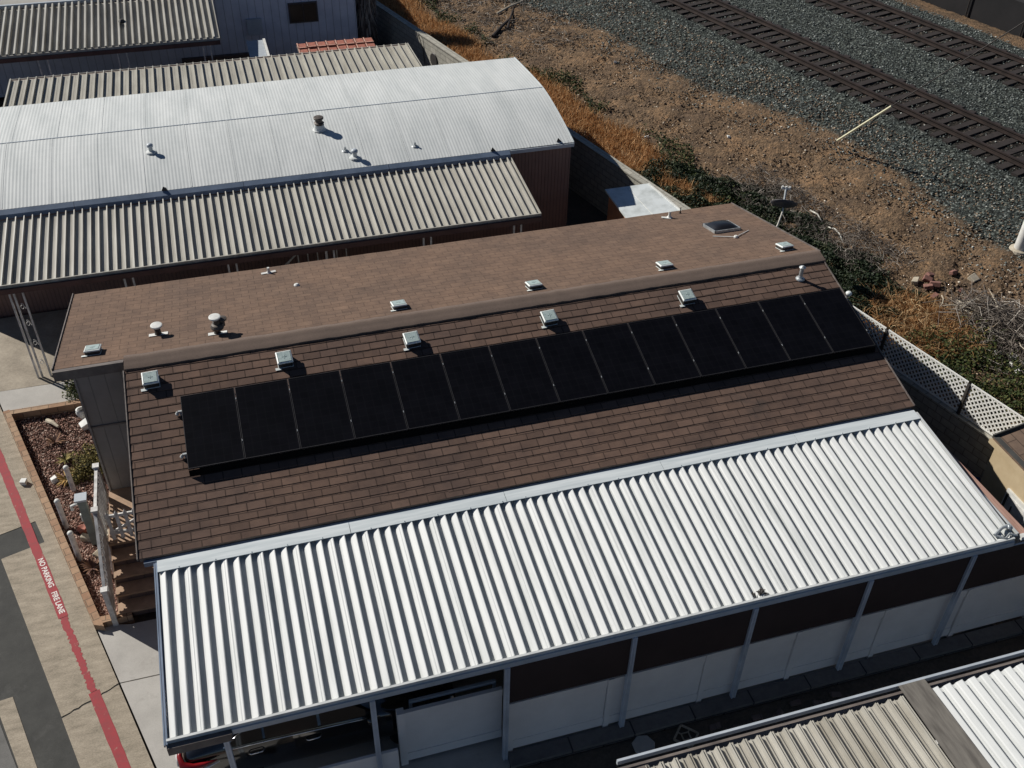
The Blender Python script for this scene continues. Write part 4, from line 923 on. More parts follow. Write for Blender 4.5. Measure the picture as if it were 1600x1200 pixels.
m = MB(); m.tube([(-2.43, 10.5, 1.0), (-2.44, 10.25, .98), (-2.43, 10.12, .92)], [.02, .025, .015], 8); m.build('reversing_light', M['tail_clear'], car, smooth=True)
m = MB(); m.box(-2.43, -2.36, 10.2, 11.7, .42, .62); m.build('bumper', M['car_paint'], car, bevel=.02)
for x in (-1.45, 1.42):
    for yy in (10.06, 11.62):
        m = MB(); m.lathe([(.20, 0), (.31, .0), (.335, .03), (.335, .19), (.31, .22), (.2, .22)], (x, yy, .335), 28, 'y'); w = m.build('wheel', M['tyre'], car, smooth=False)
        m = MB(); m.lathe([(.02, -.0), (.1, .03), (.195, .015), (.205, .03), (.205, .18)], (x, yy, .335), 20, 'y'); m.build('rim', M['rim'], w)
m = MB(); m.lathe([(.02, 0), (.07, .02), (.09, .08), (.05, .14)], (.8, 9.93, 1.05), 12, 'y'); m.build('mirror', M['car_paint'], car, smooth=True)

car.location.y += .13; car.scale = (1, 1, 1.06)
# ------------------------------------------------------------------ steps, landing, rail and gate
st = thing('entry_steps', 'tan painted entry steps and landing at the left end of the house', 'steps', (-3, 15.5, 0))
for i in range(5):
    z1 = .19 * (i + 1); y0 = 14.5 + .3 * i
    if i < 4:
        m = MB(); m.box(-3.56, -2.42, y0 - .03, y0 + .3, z1 - .045, z1); m.build('tread', M['step_paint'], st)
        m = MB(); m.box(-3.54, -2.42, y0 + .0, y0 + .025, .0 if i == 0 else .19 * i + .002, z1 - .047); m.build('riser', M['brown_siding'], st)
    else:
        m = MB(); m.box(-3.58, -2.38, 15.67, 17.27, z1 - .06, z1); m.build('landing', M['step_paint'], st)
        m = MB(); m.box(-3.54, -2.42, 15.7, 15.73, .76, z1 - .062); m.build('riser', M['brown_siding'], st)
m = MB(); m.add([(-3.57, 14.48, 0), (-3.57, 17.05, 0), (-3.57, 17.05, .88), (-3.57, 15.68, .88), (-3.545, 14.48, 0), (-3.545, 17.05, 0), (-3.545, 17.05, .88), (-3.545, 15.68, .88)], [(0, 3, 2, 1), (4, 5, 6, 7), (0, 4, 7, 3), (3, 7, 6, 2)]); m.build('stringer', M['step_paint'], st)
rl = thing('stair_railing', 'white picket railing beside the entry steps', 'railing', (-3.62, 15.7, 0))
X = -3.63
m = MB(); m.beam((X, 17.02, 1.86), (X, 15.78, 1.86), .06, .05); m.build('top_rail', M['picket_white'], rl)
m = MB(); m.beam((X, 15.66, 1.84), (X, 14.42, 1.04), .06, .05); m.build('top_rail', M['picket_white'], rl)
m = MB(); m.beam((X + .01, 17.02, 1.12), (X + .01, 15.78, 1.12), .035, .06); m.build('bottom_rail', M['picket_white'], rl)
m = MB(); m.beam((X + .03, 15.62, 1.23), (X + .03, 14.44, .47), .02, .5); m.build('lower_panel', M['picket_white'], rl)
m = MB(); m.beam((X + .01, 15.66, 1.1), (X + .01, 14.42, .32), .035, .06); m.build('bottom_rail', M['picket_white'], rl)
for i in range(10):
    y_ = 16.95 - i * .125; m = MB(); m.box(X + .02, X + .045, y_ - .022, y_ + .022, 1.0, 1.83); m.build('picket', M['picket_white'], rl)
for i in range(10):
    y_ = 15.6 - i * .125; z_ = 1.80 - (15.66 - y_) * .645; m = MB(); m.box(X + .02, X + .045, y_ - .022, y_ + .022, z_ - .85, z_); m.build('picket', M['picket_white'], rl)
for y_, z0, z1 in ((15.72, 0.0, 1.92), (14.38, 0, 1.05), (17.03, .9, 1.9)):
    m = MB(); m.box(X - .05, X + .05, y_ - .05, y_ + .05, z0, z1); m.box(X - .065, X + .065, y_ - .065, y_ + .065, z1 + .001, z1 + .035); m.build('newel', M['picket_white'], rl)
gt = thing('picket_gate', 'white picket gate across the top of the entry steps', 'gate', (-3.0, 15.75, .95))
for z_ in (1.18, 1.66):
    m = MB(); m.box(-3.5, -2.5, 15.72, 15.755, z_ - .035, z_ + .035); m.build('rail', M['picket_white'], gt)
for i in range(6):
    x = -3.44 + i * .17; m = MB()
    m.add([(x - .035, 15.698, 1.03), (x + .035, 15.698, 1.03), (x + .035, 15.698, 1.74), (x, 15.698, 1.81), (x - .035, 15.698, 1.74), (x - .035, 15.718, 1.03), (x + .035, 15.718, 1.03), (x + .035, 15.718, 1.74), (x, 15.718, 1.81), (x - .035, 15.718, 1.74)],
          [(0, 1, 2, 3, 4), (9, 8, 7, 6, 5), (0, 5, 6, 1), (1, 6, 7, 2), (2, 7, 8, 3), (3, 8, 9, 4), (4, 9, 5, 0)]); m.build('picket', M['picket_white'], gt)
m = MB(); m.beam((-3.45, 15.74, 1.2), (-2.6, 15.74, 1.64), .02, .06); m.build('brace', M['picket_white'], gt)

# ------------------------------------------------------------------ planter
pt_ = thing('planter_bed', 'low tan block wall around the reddish gravel planter', 'planter', (-4.8, 18, 0))
m = MB(); m.prism([sp(.375, -22.5), sp(.53, -22.5), sp(.53, -14.75), sp(.375, -14.89)], -.11, .17); m.build('left_wall', M['planter_block'], pt_, uvrot=SROT)
m = MB(); m.prism([(-4.02, 14.335), (-3.30, 14.40), (-3.32, 14.54), (-3.93, 14.52)], -.11, .168); m.build('end_wall', M['planter_block'], pt_)
m = MB(); m.prism([(-6.05, 21.47), (-3.58, 21.47), (-3.58, 21.63), (-6.1, 21.63)], -.11, .172); m.build('end_wall', M['planter_block'], pt_)
o = slab('planter_soil', [sp(.50, -22.4), (-3.57, 21.5), (-3.57, 14.5), sp(.5, -14.8)], -.07, M['planter_soil'], .04); 
n = 17000; yy = rng.uniform(14.5, 21.5, n); w_ = -0; xl = (.53 - .294 * yy) / .956 + .02; xx = xl + rng.random(n) * (-3.6 - xl); P = np.stack([xx, yy, np.full(n, -.062) + rng.random(n) * .03], -1)
tag(rocks('planter_gravel', P, rng.uniform(.015, .036, n), M['pebble'], tint=rng.random(n) ** 1.3), 'reddish brown gravel filling the planter', 'gravel', kind='stuff')
for (x, y_, h, lab) in ((-4.57, 18.58, .72, 'short white garden post nearest the yellow-green shrub'), (-4.68, 17.42, .83, 'short white garden post closest to the planter wall'), (-4.38, 16.38, .83, 'short white garden post nearest the dark spiky plant')):
    t = thing('garden_post', lab, 'garden post', (x, y_, -.06), group='round white posts in the planter')
    m = MB(); m.lathe([(.055, 0), (.055, h - .02)], (x, y_, -.06), 16); m.build('shaft', M['picket_white'], t, smooth=False)
    m = MB(); m.lathe([(.060, 0), (.062, .03), (.045, .06), (.015, .075)], (x, y_, h - .075), 16); m.build('cap', M['white_plain'], t, smooth=True)
gp = thing('square_post', 'thick grey-green square post with flat cap in the planter', 'post', (-4.05, 16.8, -.06))
m = MB(); m.box(-4.14, -3.98, 16.72, 16.88, -.06, 1.3); m.build('shaft', M['green_post'], gp, bevel=.006)
m = MB(); m.box(-4.18, -3.94, 16.68, 16.92, 1.302, 1.35); m.build('cap', M['gutter_grey'], gp)
m = MB(); m.tube([(-4.15, 16.75, 1.22), (-4.27, 16.73, 1.2), (-4.27, 16.73, 1.08)], .03, 8); m.box(-4.17, -4.142, 16.73, 16.79, .7, .9); m.build('spout', M['white_plain'], gp)
chunk('foot_stone', (-4.25, 16.95, -.07), .26, M['stone_pale'], 'grey stone at the foot of the square post, left side', 'stone', sq=(1, .7, .5))
chunk('foot_stone', (-4.0, 16.45, -.07), .34, M['stone_pale'], 'flat grey slab on the gravel in front of the square post', 'stone', sq=(1, .6, .25))
def rosette(name, p, R, n, mat, label, hup=.5, w=.035):
    t = thing(name, label, 'plant', p); k = n; a = rng.uniform(0, 2*PI, k); el = rng.uniform(.15, 1.2, k) * hup + .15; L_ = rng.uniform(.6, 1., k) * R
    d = np.stack([np.cos(a)*np.cos(el), np.sin(a)*np.cos(el), np.sin(el)], -1); s = np.stack([-np.sin(a), np.cos(a), np.zeros(k)], -1) * w / 2
    mid = d * (L_ * .5)[:, None]; tip = d * L_[:, None] - np.array([0, 0, .12]) * (L_[:, None])
    z = np.zeros((k, 3)); V = np.stack([z - s*.6, z + s*.6, mid + s, mid - s, tip], 1) + np.array([0, 0, .02])
    soup('leaf_rosette', V, [(0, 1, 2), (0, 2, 3), (3, 2, 4)], mat, parent=t); return t
rosette('spiky_plant', (-5.05, 20.35, -.05), .36, 46, M['agave'], 'reddish spiky plant near the far end of the planter')
rosette('spiky_plant', (-4.72, 18.95, -.05), .36, 50, M['agave_tan'], 'golden tan spiky plant left of the shrub')
rosette('spiky_plant', (-4.12, 16.05, -.05), .34, 60, M['agave'], 'dark red spiky plant by the foot of the stair railing', w=.04)
rosette('spiky_plant', (-4.78, 19.65, -.05), .3, 40, M['shrub'], 'small green-brown spiky plant between the others')
def shrub(p, R, H, n, label, mat, name='shrub'):
    t = thing(name, label, 'shrub', p)
    v = rng.normal(0, 1, (n, 3)); v /= np.linalg.norm(v, axis=1)[:, None]; r = rng.random(n) ** .4 * (1 + .25 * np.sin(v[:, 0] * 7) * np.sin(v[:, 1] * 6)); P = v * r[:, None] * [R, R * 1.15, H]; P[:, 2] = np.abs(P[:, 2])
    leaves('foliage', P, rng.uniform(.018, .04, n), mat, parent=t)
    m = MB()
    for k in range(6):
        a = k * 1.05; m.tube([(0, 0, -.02), (math.cos(a)*R*.4, math.sin(a)*R*.4, H*.5), (math.cos(a)*R*.75, math.sin(a)*R*.75, H*.8)], [.016, .01, .005], 5)
    m.build('stems', M['bark'], t, local=True); return t
shrub((-4.15, 19.3, -.05), .52, .42, 2600, 'low yellow-green shrub against the grey house wall', M['shrub'])
shrub((-4.55, 18.95, -.05), .22, .25, 500, 'tiny shrub beside the golden spiky plant', M['shrub'])
shrub((-4.45, 22.0, .1), .42, .55, 1500, 'leafy bush at the upper corner of the planter by the driveway', M['weed'], 'bush')
logm('driftwood', (-5.25, 21.2, 0.0), (-4.95, 20.75, .12), .06, M['stone_pale'], 'pale piece of driftwood at the far end of the planter', 'driftwood')
chunk('white_rock', (-4.35, 20.75, -.06), .22, M['white_plain'], 'white rock beside the white urn in the planter', 'rock')
chunk('white_rock', (-5.0, 19.0, -.06), .15, M['white_plain'], 'small white rock in the middle of the gravel', 'rock')
chunk('white_rock', (-5.64, 19.05, .0), .13, M['white_plain'], 'white pebble lying on the concrete outside the planter', 'rock')
ur = thing('white_urn', 'small white urn by the corner of the grey house wall', 'urn', (-4.42, 21.1, -.06))
m = MB(); m.lathe([(.07, 0), (.05, .05), (.11, .15), (.13, .25), (.10, .30), (.12, .32)], (-4.42, 21.1, -.06), 18); m.build('body', M['white_plain'], ur, smooth=True)
m = MB(); m.lathe([(.09, 0), (.05, .02)], (-4.42, 21.1, .26), 14); m.build('soil', M['vent_dark'], ur)
pot = thing('flower_pot', 'small orange clay pot left of the square post', 'pot', (-4.33, 17.15, -.06))
m = MB(); m.lathe([(.06, 0), (.09, .16), (.10, .16), (.10, .19), (.085, .19), (.02, .17)], (-4.33, 17.15, -.06), 16); m.build('body', M['terracotta'], pot, smooth=False)
for q, (x, y_) in enumerate(((-3.85, 17.5), (-3.95, 17.2), (-3.78, 16.9))): chunk('white_rock', (x, y_, -.06), .2, M['stone_pale'], 'pale rock between the square post and the railing', 'rock', 'pale rocks behind the square post')

# ------------------------------------------------------------------ neighbour: bowed white roof house and beige awnings
nh = thing('bowed_roof_house', 'long house with bowed white metal roof and maroon walls', 'house', (0, 29, 0))
def zb(y): return 3.74 - (.43 if y < 29 else .22) * (abs(y - 29) / 3.03) ** (1.6 if y < 29 else 1.3)
m = MB(); ysb = np.linspace(25.97, 32.05, 21); xs_ = []; x = -7.5; i = 0
while x < 9.86:
    xs_.append((x, .0019 * math.cos(2 * PI * i / 4))); x += .0225; i += 1
prev = None
for yb_ in ysb:
    b = len(m.v); m.v += [(xx_, yb_, zb(yb_) + h) for xx_, h in xs_]
    if prev is not None: m.f += [(prev + i, prev + i + 1, b + i + 1, b + i) for i in range(len(xs_) - 1)]; m.m += [0] * (len(xs_) - 1)
    prev = b
m.build('roof', M['bow_roof'], nh)
for x in np.arange(-7.54 + .59, 9.8, 1.19):
    m = MB()
    for j in range(10):
        for half in (0, 1):
            ya_, yb_ = (26.0 + j * .3, 26.3 + j * .3) if half == 0 else (29.02 + j * .3, 29.32 + j * .3)
            xo = x + (.0 if half == 0 else .12)
            m.add([(xo, ya_, zb(ya_) + .006), (xo + .03, ya_, zb(ya_) + .006), (xo + .03, yb_, zb(yb_) + .006), (xo, yb_, zb(yb_) + .006), (xo + .03, ya_, zb(ya_)), (xo + .03, yb_, zb(yb_))], [(0, 1, 2, 3), (1, 4, 5, 2)])
    m.build('roof_seam', M['bow_roof'], nh)
m = MB(); m.box(-7.5, 9.86, 28.985, 29.012, 3.735, 3.752); m.build('ridge_seam', M['gutter_grey'], nh)
m = MB(); m.box(-7.4, 9.82, 26.03, 32.0, 0, 3.24); poly = [(26.03, 3.24)] + [(y_, zb(y_) - .01) for y_ in np.linspace(26.03, 32, 13)] + [(32, 3.24)]
m.add([(9.82, a_, b_) for a_, b_ in poly], [tuple(range(len(poly)))]); m.build('wall', M['maroon'], nh)
m = MB(); m.box(7.9, 9.88, 25.93, 26.025, 3.18, 3.29); m.build('gutter', M['gutter_grey'], nh)
m = MB(); m.beam((9.875, 25.95, 3.28), (9.875, 25.97, 3.28), .03, .03)
for a_, b_ in zip(ysb[:-1], ysb[1:]): m.beam((9.87, a_, zb(a_) - .02), (9.87, b_, zb(b_) - .02), .03, .07)
m.build('end_trim', M['flash_metal'], nh)
def zbv(y): return zb(y)
# vents on the bowed roof
m = MB(); c = (2.75, 27.9, zb(27.9)); m.lathe([(.2, 0), (.17, .03), (.15, .08), (.14, .16)], c, 20); v_ = m.build('pipe_vent', M['bow_roof'], nh, smooth=False)
m = MB(); m.lathe([(.125, .161), (.14, .19), (.15, .21), (.105, .24), (.10, .31), (.14, .33), (.145, .37), (.13, .385), (.03, .395)], c, 20); m.build('cowl', M['rusty'], v_)
for x, y_, s_ in ((-1.94, 27.68, 1.), (3.5, 26.4, 1.1)):
    c = (x, y_, zb(y_)); m = MB(); m.lathe([(.15 * s_, 0), (.13 * s_, .03), (.06 * s_, .05), (.055 * s_, .16)], c, 16); v_ = m.build('pipe_vent', M['bow_roof'], nh)
    m = MB(); m.lathe([(.04, .161), (.085 * s_, .17), (.09 * s_, .22), (.05 * s_, .26)], c, 14); m.build('cowl', M['gutter_grey'], v_, smooth=True)
for x, y_ in ((3.29, 26.75), (5.27, 26.6)):
    c = (x, y_, zb(y_)); m = MB(); m.lathe([(.1, 0), (.08, .02), (.035, .03), (.03, .11)], c, 12); m.build('pipe_vent', M['galv'], nh)
for x, y_ in ((7.42, 26.03), (9.44, 26.1), (-1.7, 26.0)):
    c = (x, y_, zb(y_)); m = MB(); m.add([(x - .08, y_ - .06, c[2]), (x + .08, y_ - .06, c[2]), (x + .06, y_ + .1, c[2] + .0), (x - .02, y_ - .03, c[2] + .11)], [(0, 1, 3), (1, 2, 3), (2, 0, 3)]); m.build('roof_clip', M['vent_dark'], nh)
# flashing over the awning, shade tone put into its colour
m = MB()
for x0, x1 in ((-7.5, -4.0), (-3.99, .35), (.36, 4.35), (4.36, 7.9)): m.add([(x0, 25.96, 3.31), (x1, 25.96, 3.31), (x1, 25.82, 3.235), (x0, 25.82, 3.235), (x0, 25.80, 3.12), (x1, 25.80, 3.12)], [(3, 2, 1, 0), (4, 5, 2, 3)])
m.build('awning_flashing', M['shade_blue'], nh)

AP = [(0, 0), (.02, .0), (.05, .078), (.15, .082), (.16, .078), (.175, 0), (.25, 0), (.66, .0), (.665, .005), (.68, .005), (.685, 0)]
def awning(name, label, x0, x1, pa, pb, mat, posts, zpost, ypost, period=.2032, fascia=True, prof=AP, wide=True, parent=None):
    t = thing(name, label, 'awning', ((x0 + x1) / 2, pb[0], 0), group='ribbed metal awnings along the houses')
    m = corrugated(x0, x1, pa, pb, period, prof, .003, 3); o = m.build('roof_sheet', mat, t); sd = o.modifiers.new('s', 'SOLIDIFY'); sd.thickness = .004; sd.offset = -1
    sgn = -1 if pb[0] < pa[0] else 1
    m = MB(); ya_, yb_ = sorted((pb[0], pb[0] + sgn * .09)); m.box(x0, x1, ya_, yb_, pb[1] - .14, pb[1] + .0); m.build('gutter', M['maroon_trim'], t)
    m = MB(); m.box(x0, x1, yb_ - .03, yb_ + .0, pb[1] + .001, pb[1] + .085) if sgn < 0 else m.box(x0, x1, yb_ - .03, yb_, pb[1] + .001, pb[1] + .02); m.build('gutter_lip', M['beige_metal_light'], t)
    for xe in (x0, x1): 
        m = MB(); m.beam((xe, pa[0], pa[1] + .02), (xe, pb[0], pb[1] + .02), .02, .1); m.build('side_trim', M['beige_metal_light'], t)
    for x in posts:
        m = MB(); m.box(x - .022, x + .022, ypost - .022, ypost + .022, 0, zpost); m.build('post', M['picket_white'], t)
    return t
aw1 = awning('awning', 'beige ribbed awning between the bowed white roof and the brown roof', -5.86, 7.9, (25.78, 3.1), (22.92, 2.84), M['beige_metal'], [-5.52, -5.42, -5.22, -2.88, -2.68, -.38, -.18, 2.08, 2.28, 4.65, 4.85, 7.14, 7.34], 2.7, 22.9)
m = MB()
for z0 in (.5, 1.1, 1.7, 2.2):
    pts = [(-5.32 + .055 * math.cos(a) * (1 - a / 14), 22.9, z0 + .1 * math.sin(a) * (1 - a / 14) + a * .015) for a in np.linspace(0, 9, 22)]; m.tube(pts, .008, 5)
m.build('scroll_ironwork', M['picket_white'], aw1)
awning('awning', 'taupe ribbed awning behind the bowed white roof', -6.3, 6.9, (32.1, 3.1), (35.35, 3.0), M['taupe_metal'], [-6.0, -3.5, -1, 1.5, 4, 6.6], 2.85, 35.3, period=.262)
awning('awning', 'cream and black striped ribbed awning at the top left corner', -10, .52, (41.2, 3.35), (37.35, 3.02), M['beige_metal_light'], [-5.6, -5.3, -3.0, -2.7, -.1, .15], 2.88, 37.35, period=.2286, prof=[(0, 0), (.03, 0), (.07, .125), (.31, .13), (.34, .125), (.37, 0), (.55, 0)])
m = MB(); m.lathe([(.1, 0), (.13, .05), (.06, .13)], (-2.75, 39.2, 3.26), 9); o = m.build('debris', M['vent_dark']); tag(o, 'dark clump of debris on the striped awning at the top left', 'debris'); o.data.transform(Matrix.Translation((2.75, -39.2, -3.26))); o.location = (-2.75, 39.2, 3.26)
# stair rail under first awning
hr = thing('stair_handrail', 'white handrail glimpsed under the beige awning', 'handrail', (1.7, 25, 0))
m = MB(); m.beam((.75, 25.0, .75), (1.5, 25.0, 1.45), .04, .04); m.beam((1.5, 25.0, 1.45), (3.0, 25.0, 1.45), .04, .04); m.build('rail', M['picket_white'], hr)
for i in range(8):
    x = .95 + i * .27; m = MB(); m.box(x - .015, x + .015, 24.985, 25.015, .0, min(1.43, .75 + (x - .75) * .93) - .02); m.build('baluster', M['picket_white'], hr)

# neighbour's awning in the lower right corner
na = thing('awning', 'weathered beige and white ribbed awning filling the lower right corner', 'awning', (8, 6, 0), group='ribbed metal awnings along the houses')
NP = [(0, 0), (.08, .08), (.11, .105), (.15, .08), (.26, .076), (.27, .088), (.30, .088), (.31, .07), (.38, .066), (.40, .0), (.68, .0), (.69, .03), (.72, .03), (.73, 0)]
def zna(y): return 2.72 + (7.2 - y) * .04
for x0_, x1_, mt, pr in ((4.22, 8.92, 'beige_metal_light', NP), (9.36, 16, 'white_metal', WP)):
    m = corrugated(x0_, x1_, (2.2, zna(2.2)), (7.18, zna(7.18)), .2286, pr, .003, 4); o = m.build('roof_sheet', M[mt], na); sd = o.modifiers.new('s', 'SOLIDIFY'); sd.thickness = .004; sd.offset = -1
m = corrugated(2.6, 4.2, (2.2, zna(2.2) - .03), (7.22, zna(7.22) - .03), .2286, AP, .003, 3); m.build('roof_sheet', M['beige_metal'], na)
m = MB(); m.add([(8.9, 7.36, zna(7.3) + .085), (9.38, 7.36, zna(7.3) + .085), (9.44, 2.2, zna(2.2) + .085), (8.86, 2.2, zna(2.2) + .085), (8.9, 7.36, zna(7.3) + .075), (9.38, 7.36, zna(7.3) + .075), (9.44, 2.2, zna(2.2) + .075), (8.86, 2.2, zna(2.2) + .075)], [(3, 2, 1, 0), (4, 5, 6, 7), (0, 1, 5, 4), (1, 2, 6, 5), (2, 3, 7, 6), (3, 0, 4, 7)]); m.build('cover_strip', simple('weathered_strip', (.19, .175, .15), .8, c2=(.10, .09, .078), scale=2.5, stretch=(4, .6, 1)), na)
m = MB(); m.box(4.1, 16, 7.36, 7.40, 2.70, 2.80); m.build('gutter', M['gutter_grey'], na)
m = MB(); m.box(4.1, 16, 7.19, 7.359, 2.60, 2.62); m.build('gutter_floor', M['fascia_dark'], na)
m = MB(); m.box(2.6, 4.08, 7.25, 7.29, 2.62, 2.70); m.build('gutter', M['fascia_dark'], na)
m = MB(); m.add([(4.22, 6.75, 2.82), (4.5, 6.75, 2.83), (4.52, 7.2, 2.80), (4.25, 7.2, 2.78), (4.4, 6.95, 2.86)], [(0, 1, 4), (1, 2, 4), (2, 3, 4), (3, 0, 4)]); m.build('rust_patch', M['rusty'], na)
for x in (4.4, 7.2, 10, 12.8):
    m = MB(); m.box(x - .035, x + .035, 7.05, 7.12, 0, 2.68); m.build('post', M['picket_white'], na)

# third house (top left), pale blue wall
bh = thing('pale_blue_house', 'pale blue sided house with a dark window at the top edge', 'house', (0, 44, 0))
m = MB(); m.box(-13, 6.05, 41.52, 47.5, 0, 3.45); m.build('wall', M['blue_siding'], bh)
def zc(y): return 3.9 - .42 * ((y - 44.5) / 3.1) ** 2
m = MB(); prev = None
for yb_ in np.linspace(41.42, 47.6, 13):
    b = len(m.v); m.v += [(-13, yb_, zc(yb_)), (6.15, yb_, zc(yb_))]
    if prev is not None: m.f.append((prev, prev + 1, b + 1, b)); m.m.append(0)
    prev = b
m.build('roof', simple('roof_greige', (.47, .45, .40), .7, c2=(.33, .31, .27), scale=.8), bh)
m = MB(); m.box(-13, 6.15, 41.30, 41.41, 3.36, 3.49); m.build('gutter', M['gutter_grey'], bh)
m = MB(); m.box(3.37, 4.52, 41.47, 41.515, 1.90, 2.70); wn = m.build('window', M['window_frame'], bh)
m = MB(); m.box(3.43, 3.93, 41.455, 41.468, 1.96, 2.64); m.box(3.97, 4.46, 41.455, 41.468, 1.96, 2.64); m.build('pane', M['window_dark'], wn)
m = MB(); m.box(1.7, 2.28, 41.38, 41.515, 1.6, 2.22); m.build('meter_box', M['gutter_grey'], bh)
m = MB(); m.box(.9, 7.2, 41.2, 41.5, -.05, 1.25) if False else m.box(-1, 2.1, 41.3, 41.5, 0, .9); m.build('skirt', M['brown_siding'], bh)
# small tiled canopy and grey cover in front
ts = thing('tile_canopy', 'small canopy with two rows of red clay tiles below the dark window', 'canopy', (4.8, 38.3, 0))
m = MB(); m.box(3.3, 6.2, 37.72, 38.82, 1.93, 2.0); m.build('deck', M['fascia_dark'], ts)
for x in (3.4, 6.1):
    for y_ in (37.8, 38.7):
        m = MB(); m.box(x - .04, x + .04, y_ - .04, y_ + .04, 0, 1.929); m.build('post', M['fascia_dark'], ts)
for r_ in range(2):
    for i in range(8):
        x = 3.31 + i * .362; y_ = 37.74 + r_ * .54; z_ = 2.005 + .03 * r_ + random.uniform(0, .02)
        m = MB(); m.box(x, x + .33, y_, y_ + .5, z_, z_ + .05); tl = m.build('tile', M['terracotta'], ts, bevel=.015)
        m = MB(); m.box(x + .01, x + .32, y_, y_ + .05, z_ + .051, z_ + .075); m.build('lip', M['tile_edge'], tl)
        m = MB(); m.box(x - .01, x + .03, y_ + .06, y_ + .5, z_ + .051, z_ + .075); m.build('rib', M['tile_edge'], tl)
wp = thing('side_cover', 'narrow grey metal cover with a white edge left of the red tiled canopy', 'cover', (1.9, 38.8, 0))
m = MB(); m.box(1.5, 2.12, 37.9, 39.8, 1.95, 1.99); m.build('sheet', M['gutter_grey'], wp)
m = MB(); m.box(2.13, 2.22, 37.9, 39.8, 1.94, 2.03); m.build('white_edge', M['white_plain'], wp)
m = MB(); m.box(1.55, 1.6, 37.95, 38.0, 0, 1.949); m.build('leg', M['gutter_grey'], wp)
m = MB(); m.box(2.05, 2.1, 39.7, 39.75, 0, 1.949); m.build('leg', M['gutter_grey'], wp)
dv = thing('shaggy_column', 'dark shaggy column of dead fronds at the right end of the pale blue house', 'plant', (6.5, 41.9, 0))
m = MB(); m.lathe([(.2, 0), (.3, .3), (.28, 1.2), (.34, 2.2), (.3, 3.2), (.36, 4.2), (.3, 5.2)], (6.5, 41.9, 0), 14); m.build('trunk', M['bark'], dv)
n = 1500; a = rng.uniform(0, 2*PI, n); z_ = rng.uniform(.3, 5.2, n); P = np.stack([np.cos(a) * .34, np.sin(a) * .34, z_], -1)
d = np.stack([np.cos(a) * .15, np.sin(a) * .15, -rng.uniform(.3, .6, n)], -1); s = np.stack([-np.sin(a), np.cos(a), np.zeros(n)], -1) * .03
soup('dead_fronds', np.stack([P - s, P + s, P + d + s * .3, P + d - s * .3], 1), [(0, 1, 2), (0, 2, 3)], M['twig'], parent=dv)
# dark disc stands for a round shadow on the sunlit block wall, with cable
dk = thing('shadow_disc', 'dark disc standing for a round shadow, with a hanging cable, on the sunlit block wall', 'cover', (uy(-.22, 38.2), 38.2, 1.0))
c = Vector((uy(-.215, 38.3), 38.3, 1.15)); m = MB(); V = []
for rr, o_ in ((.0, .03), (.26, .03), (.28, .0)):
    for k in range(20): V.append(c + Vector((WD.x, WD.y, 0)) * rr * math.cos(k*PI/10) + Vector((0, 0, 1)) * rr * math.sin(k*PI/10) - Vector((WN.x, WN.y, 0)) * o_)
F = []
for i in range(2):
    for k in range(20): F.append((i*20+k, i*20+(k+1) % 20, (i+1)*20+(k+1) % 20, (i+1)*20+k))
m.add(V, F); m.build('disc', M['vent_dark'], dk)
m = MB(); cc = Vector((uy(-.25, 39.4), 39.4, 1.84)); m.tube([cc, cc + Vector((-.02, -.1, -.02)), Vector((uy(-.24, 39.1), 39.1, 1.3)), Vector((uy(-.24, 38.9), 38.9, .4))], .016, 6); m.build('cable', M['vent_dark'], dk)

# white shed between houses
ws = thing('white_roof_shed', 'small orange shed with flat whitish roof by the block wall', 'shed', (11.6, 24, 0))
m = MB(); m.prism([(10.92, 22.6), (12.6, 22.6), (12.15, 25.45), (10.92, 25.45)], 0, 1.75); m.build('wall', M['orange_wall'], ws)
m = MB(); m.add([(10.84, 22.5, 1.77), (12.76, 22.5, 1.77), (12.24, 25.57, 1.79), (10.81, 25.55, 1.79), (10.84, 22.5, 1.83), (12.76, 22.5, 1.83), (12.24, 25.57, 1.85), (10.81, 25.55, 1.85)], [(0,3,2,1),(4,5,6,7),(0,1,5,4),(1,2,6,5),(2,3,7,6),(3,0,4,7)]); m.build('roof', M['shed_roof'], ws)
m = MB(); m.beam((11.75, 22.5, 1.833), (11.5, 25.5, 1.853), .014, .01); m.build('roof_seam', M['white_plain'], ws)
m = MB(); m.beam((12.74, 22.5, 1.84), (12.23, 25.55, 1.86), .04, .03); m.build('edge_trim', M['white_plain'], ws)

# tan shed at right edge
tsd = thing('tan_shed', 'tan stucco shed with brown shingle roof and white door at the right edge', 'shed', (16.2, 10.4, 0))
m = MB(); m.box(14.72, 17.9, 8.2, 12.36, 0, 2.25); m.add([(14.72, 12.36, 2.25), (17.9, 12.36, 2.25), (17.9, 12.36, 2.9), (14.72, 8.2, 2.25), (17.9, 8.2, 2.25), (17.9, 8.2, 2.9)], [(0, 2, 1), (3, 4, 5)]); m.build('wall', M['tan_stucco'], tsd)
m = MB(); V = [(14.66, 8.1, 2.30), (14.66, 12.45, 2.30), (18.0, 12.45, 3.05), (18.0, 8.1, 3.05)]; m.add(V + [(a_, b_, c_ - .07) for a_, b_, c_ in V], [(0, 3, 2, 1), (4, 5, 6, 7), (0, 1, 5, 4), (1, 2, 6, 5), (2, 3, 7, 6), (3, 0, 4, 7)]); m.build('roof', M['shingle_shed'], tsd, uvrot=PI/2)
m = MB(); m.box(14.60, 14.655, 8.1, 12.47, 2.17, 2.27); m.build('fascia', M['tan_stucco'], tsd)
m = MB(); m.beam((14.66, 12.465, 2.32), (18.0, 12.465, 3.07), .03, .1); m.beam((14.72, 8.1, 2.325), (14.72, 12.45, 2.325), .12, .018); m.build('edge_metal', M['asphalt'], tsd)
m = MB(); m.box(14.67, 14.719, 10.55, 11.62, .05, 1.58); dr = m.build('door', M['white_plain'], tsd)
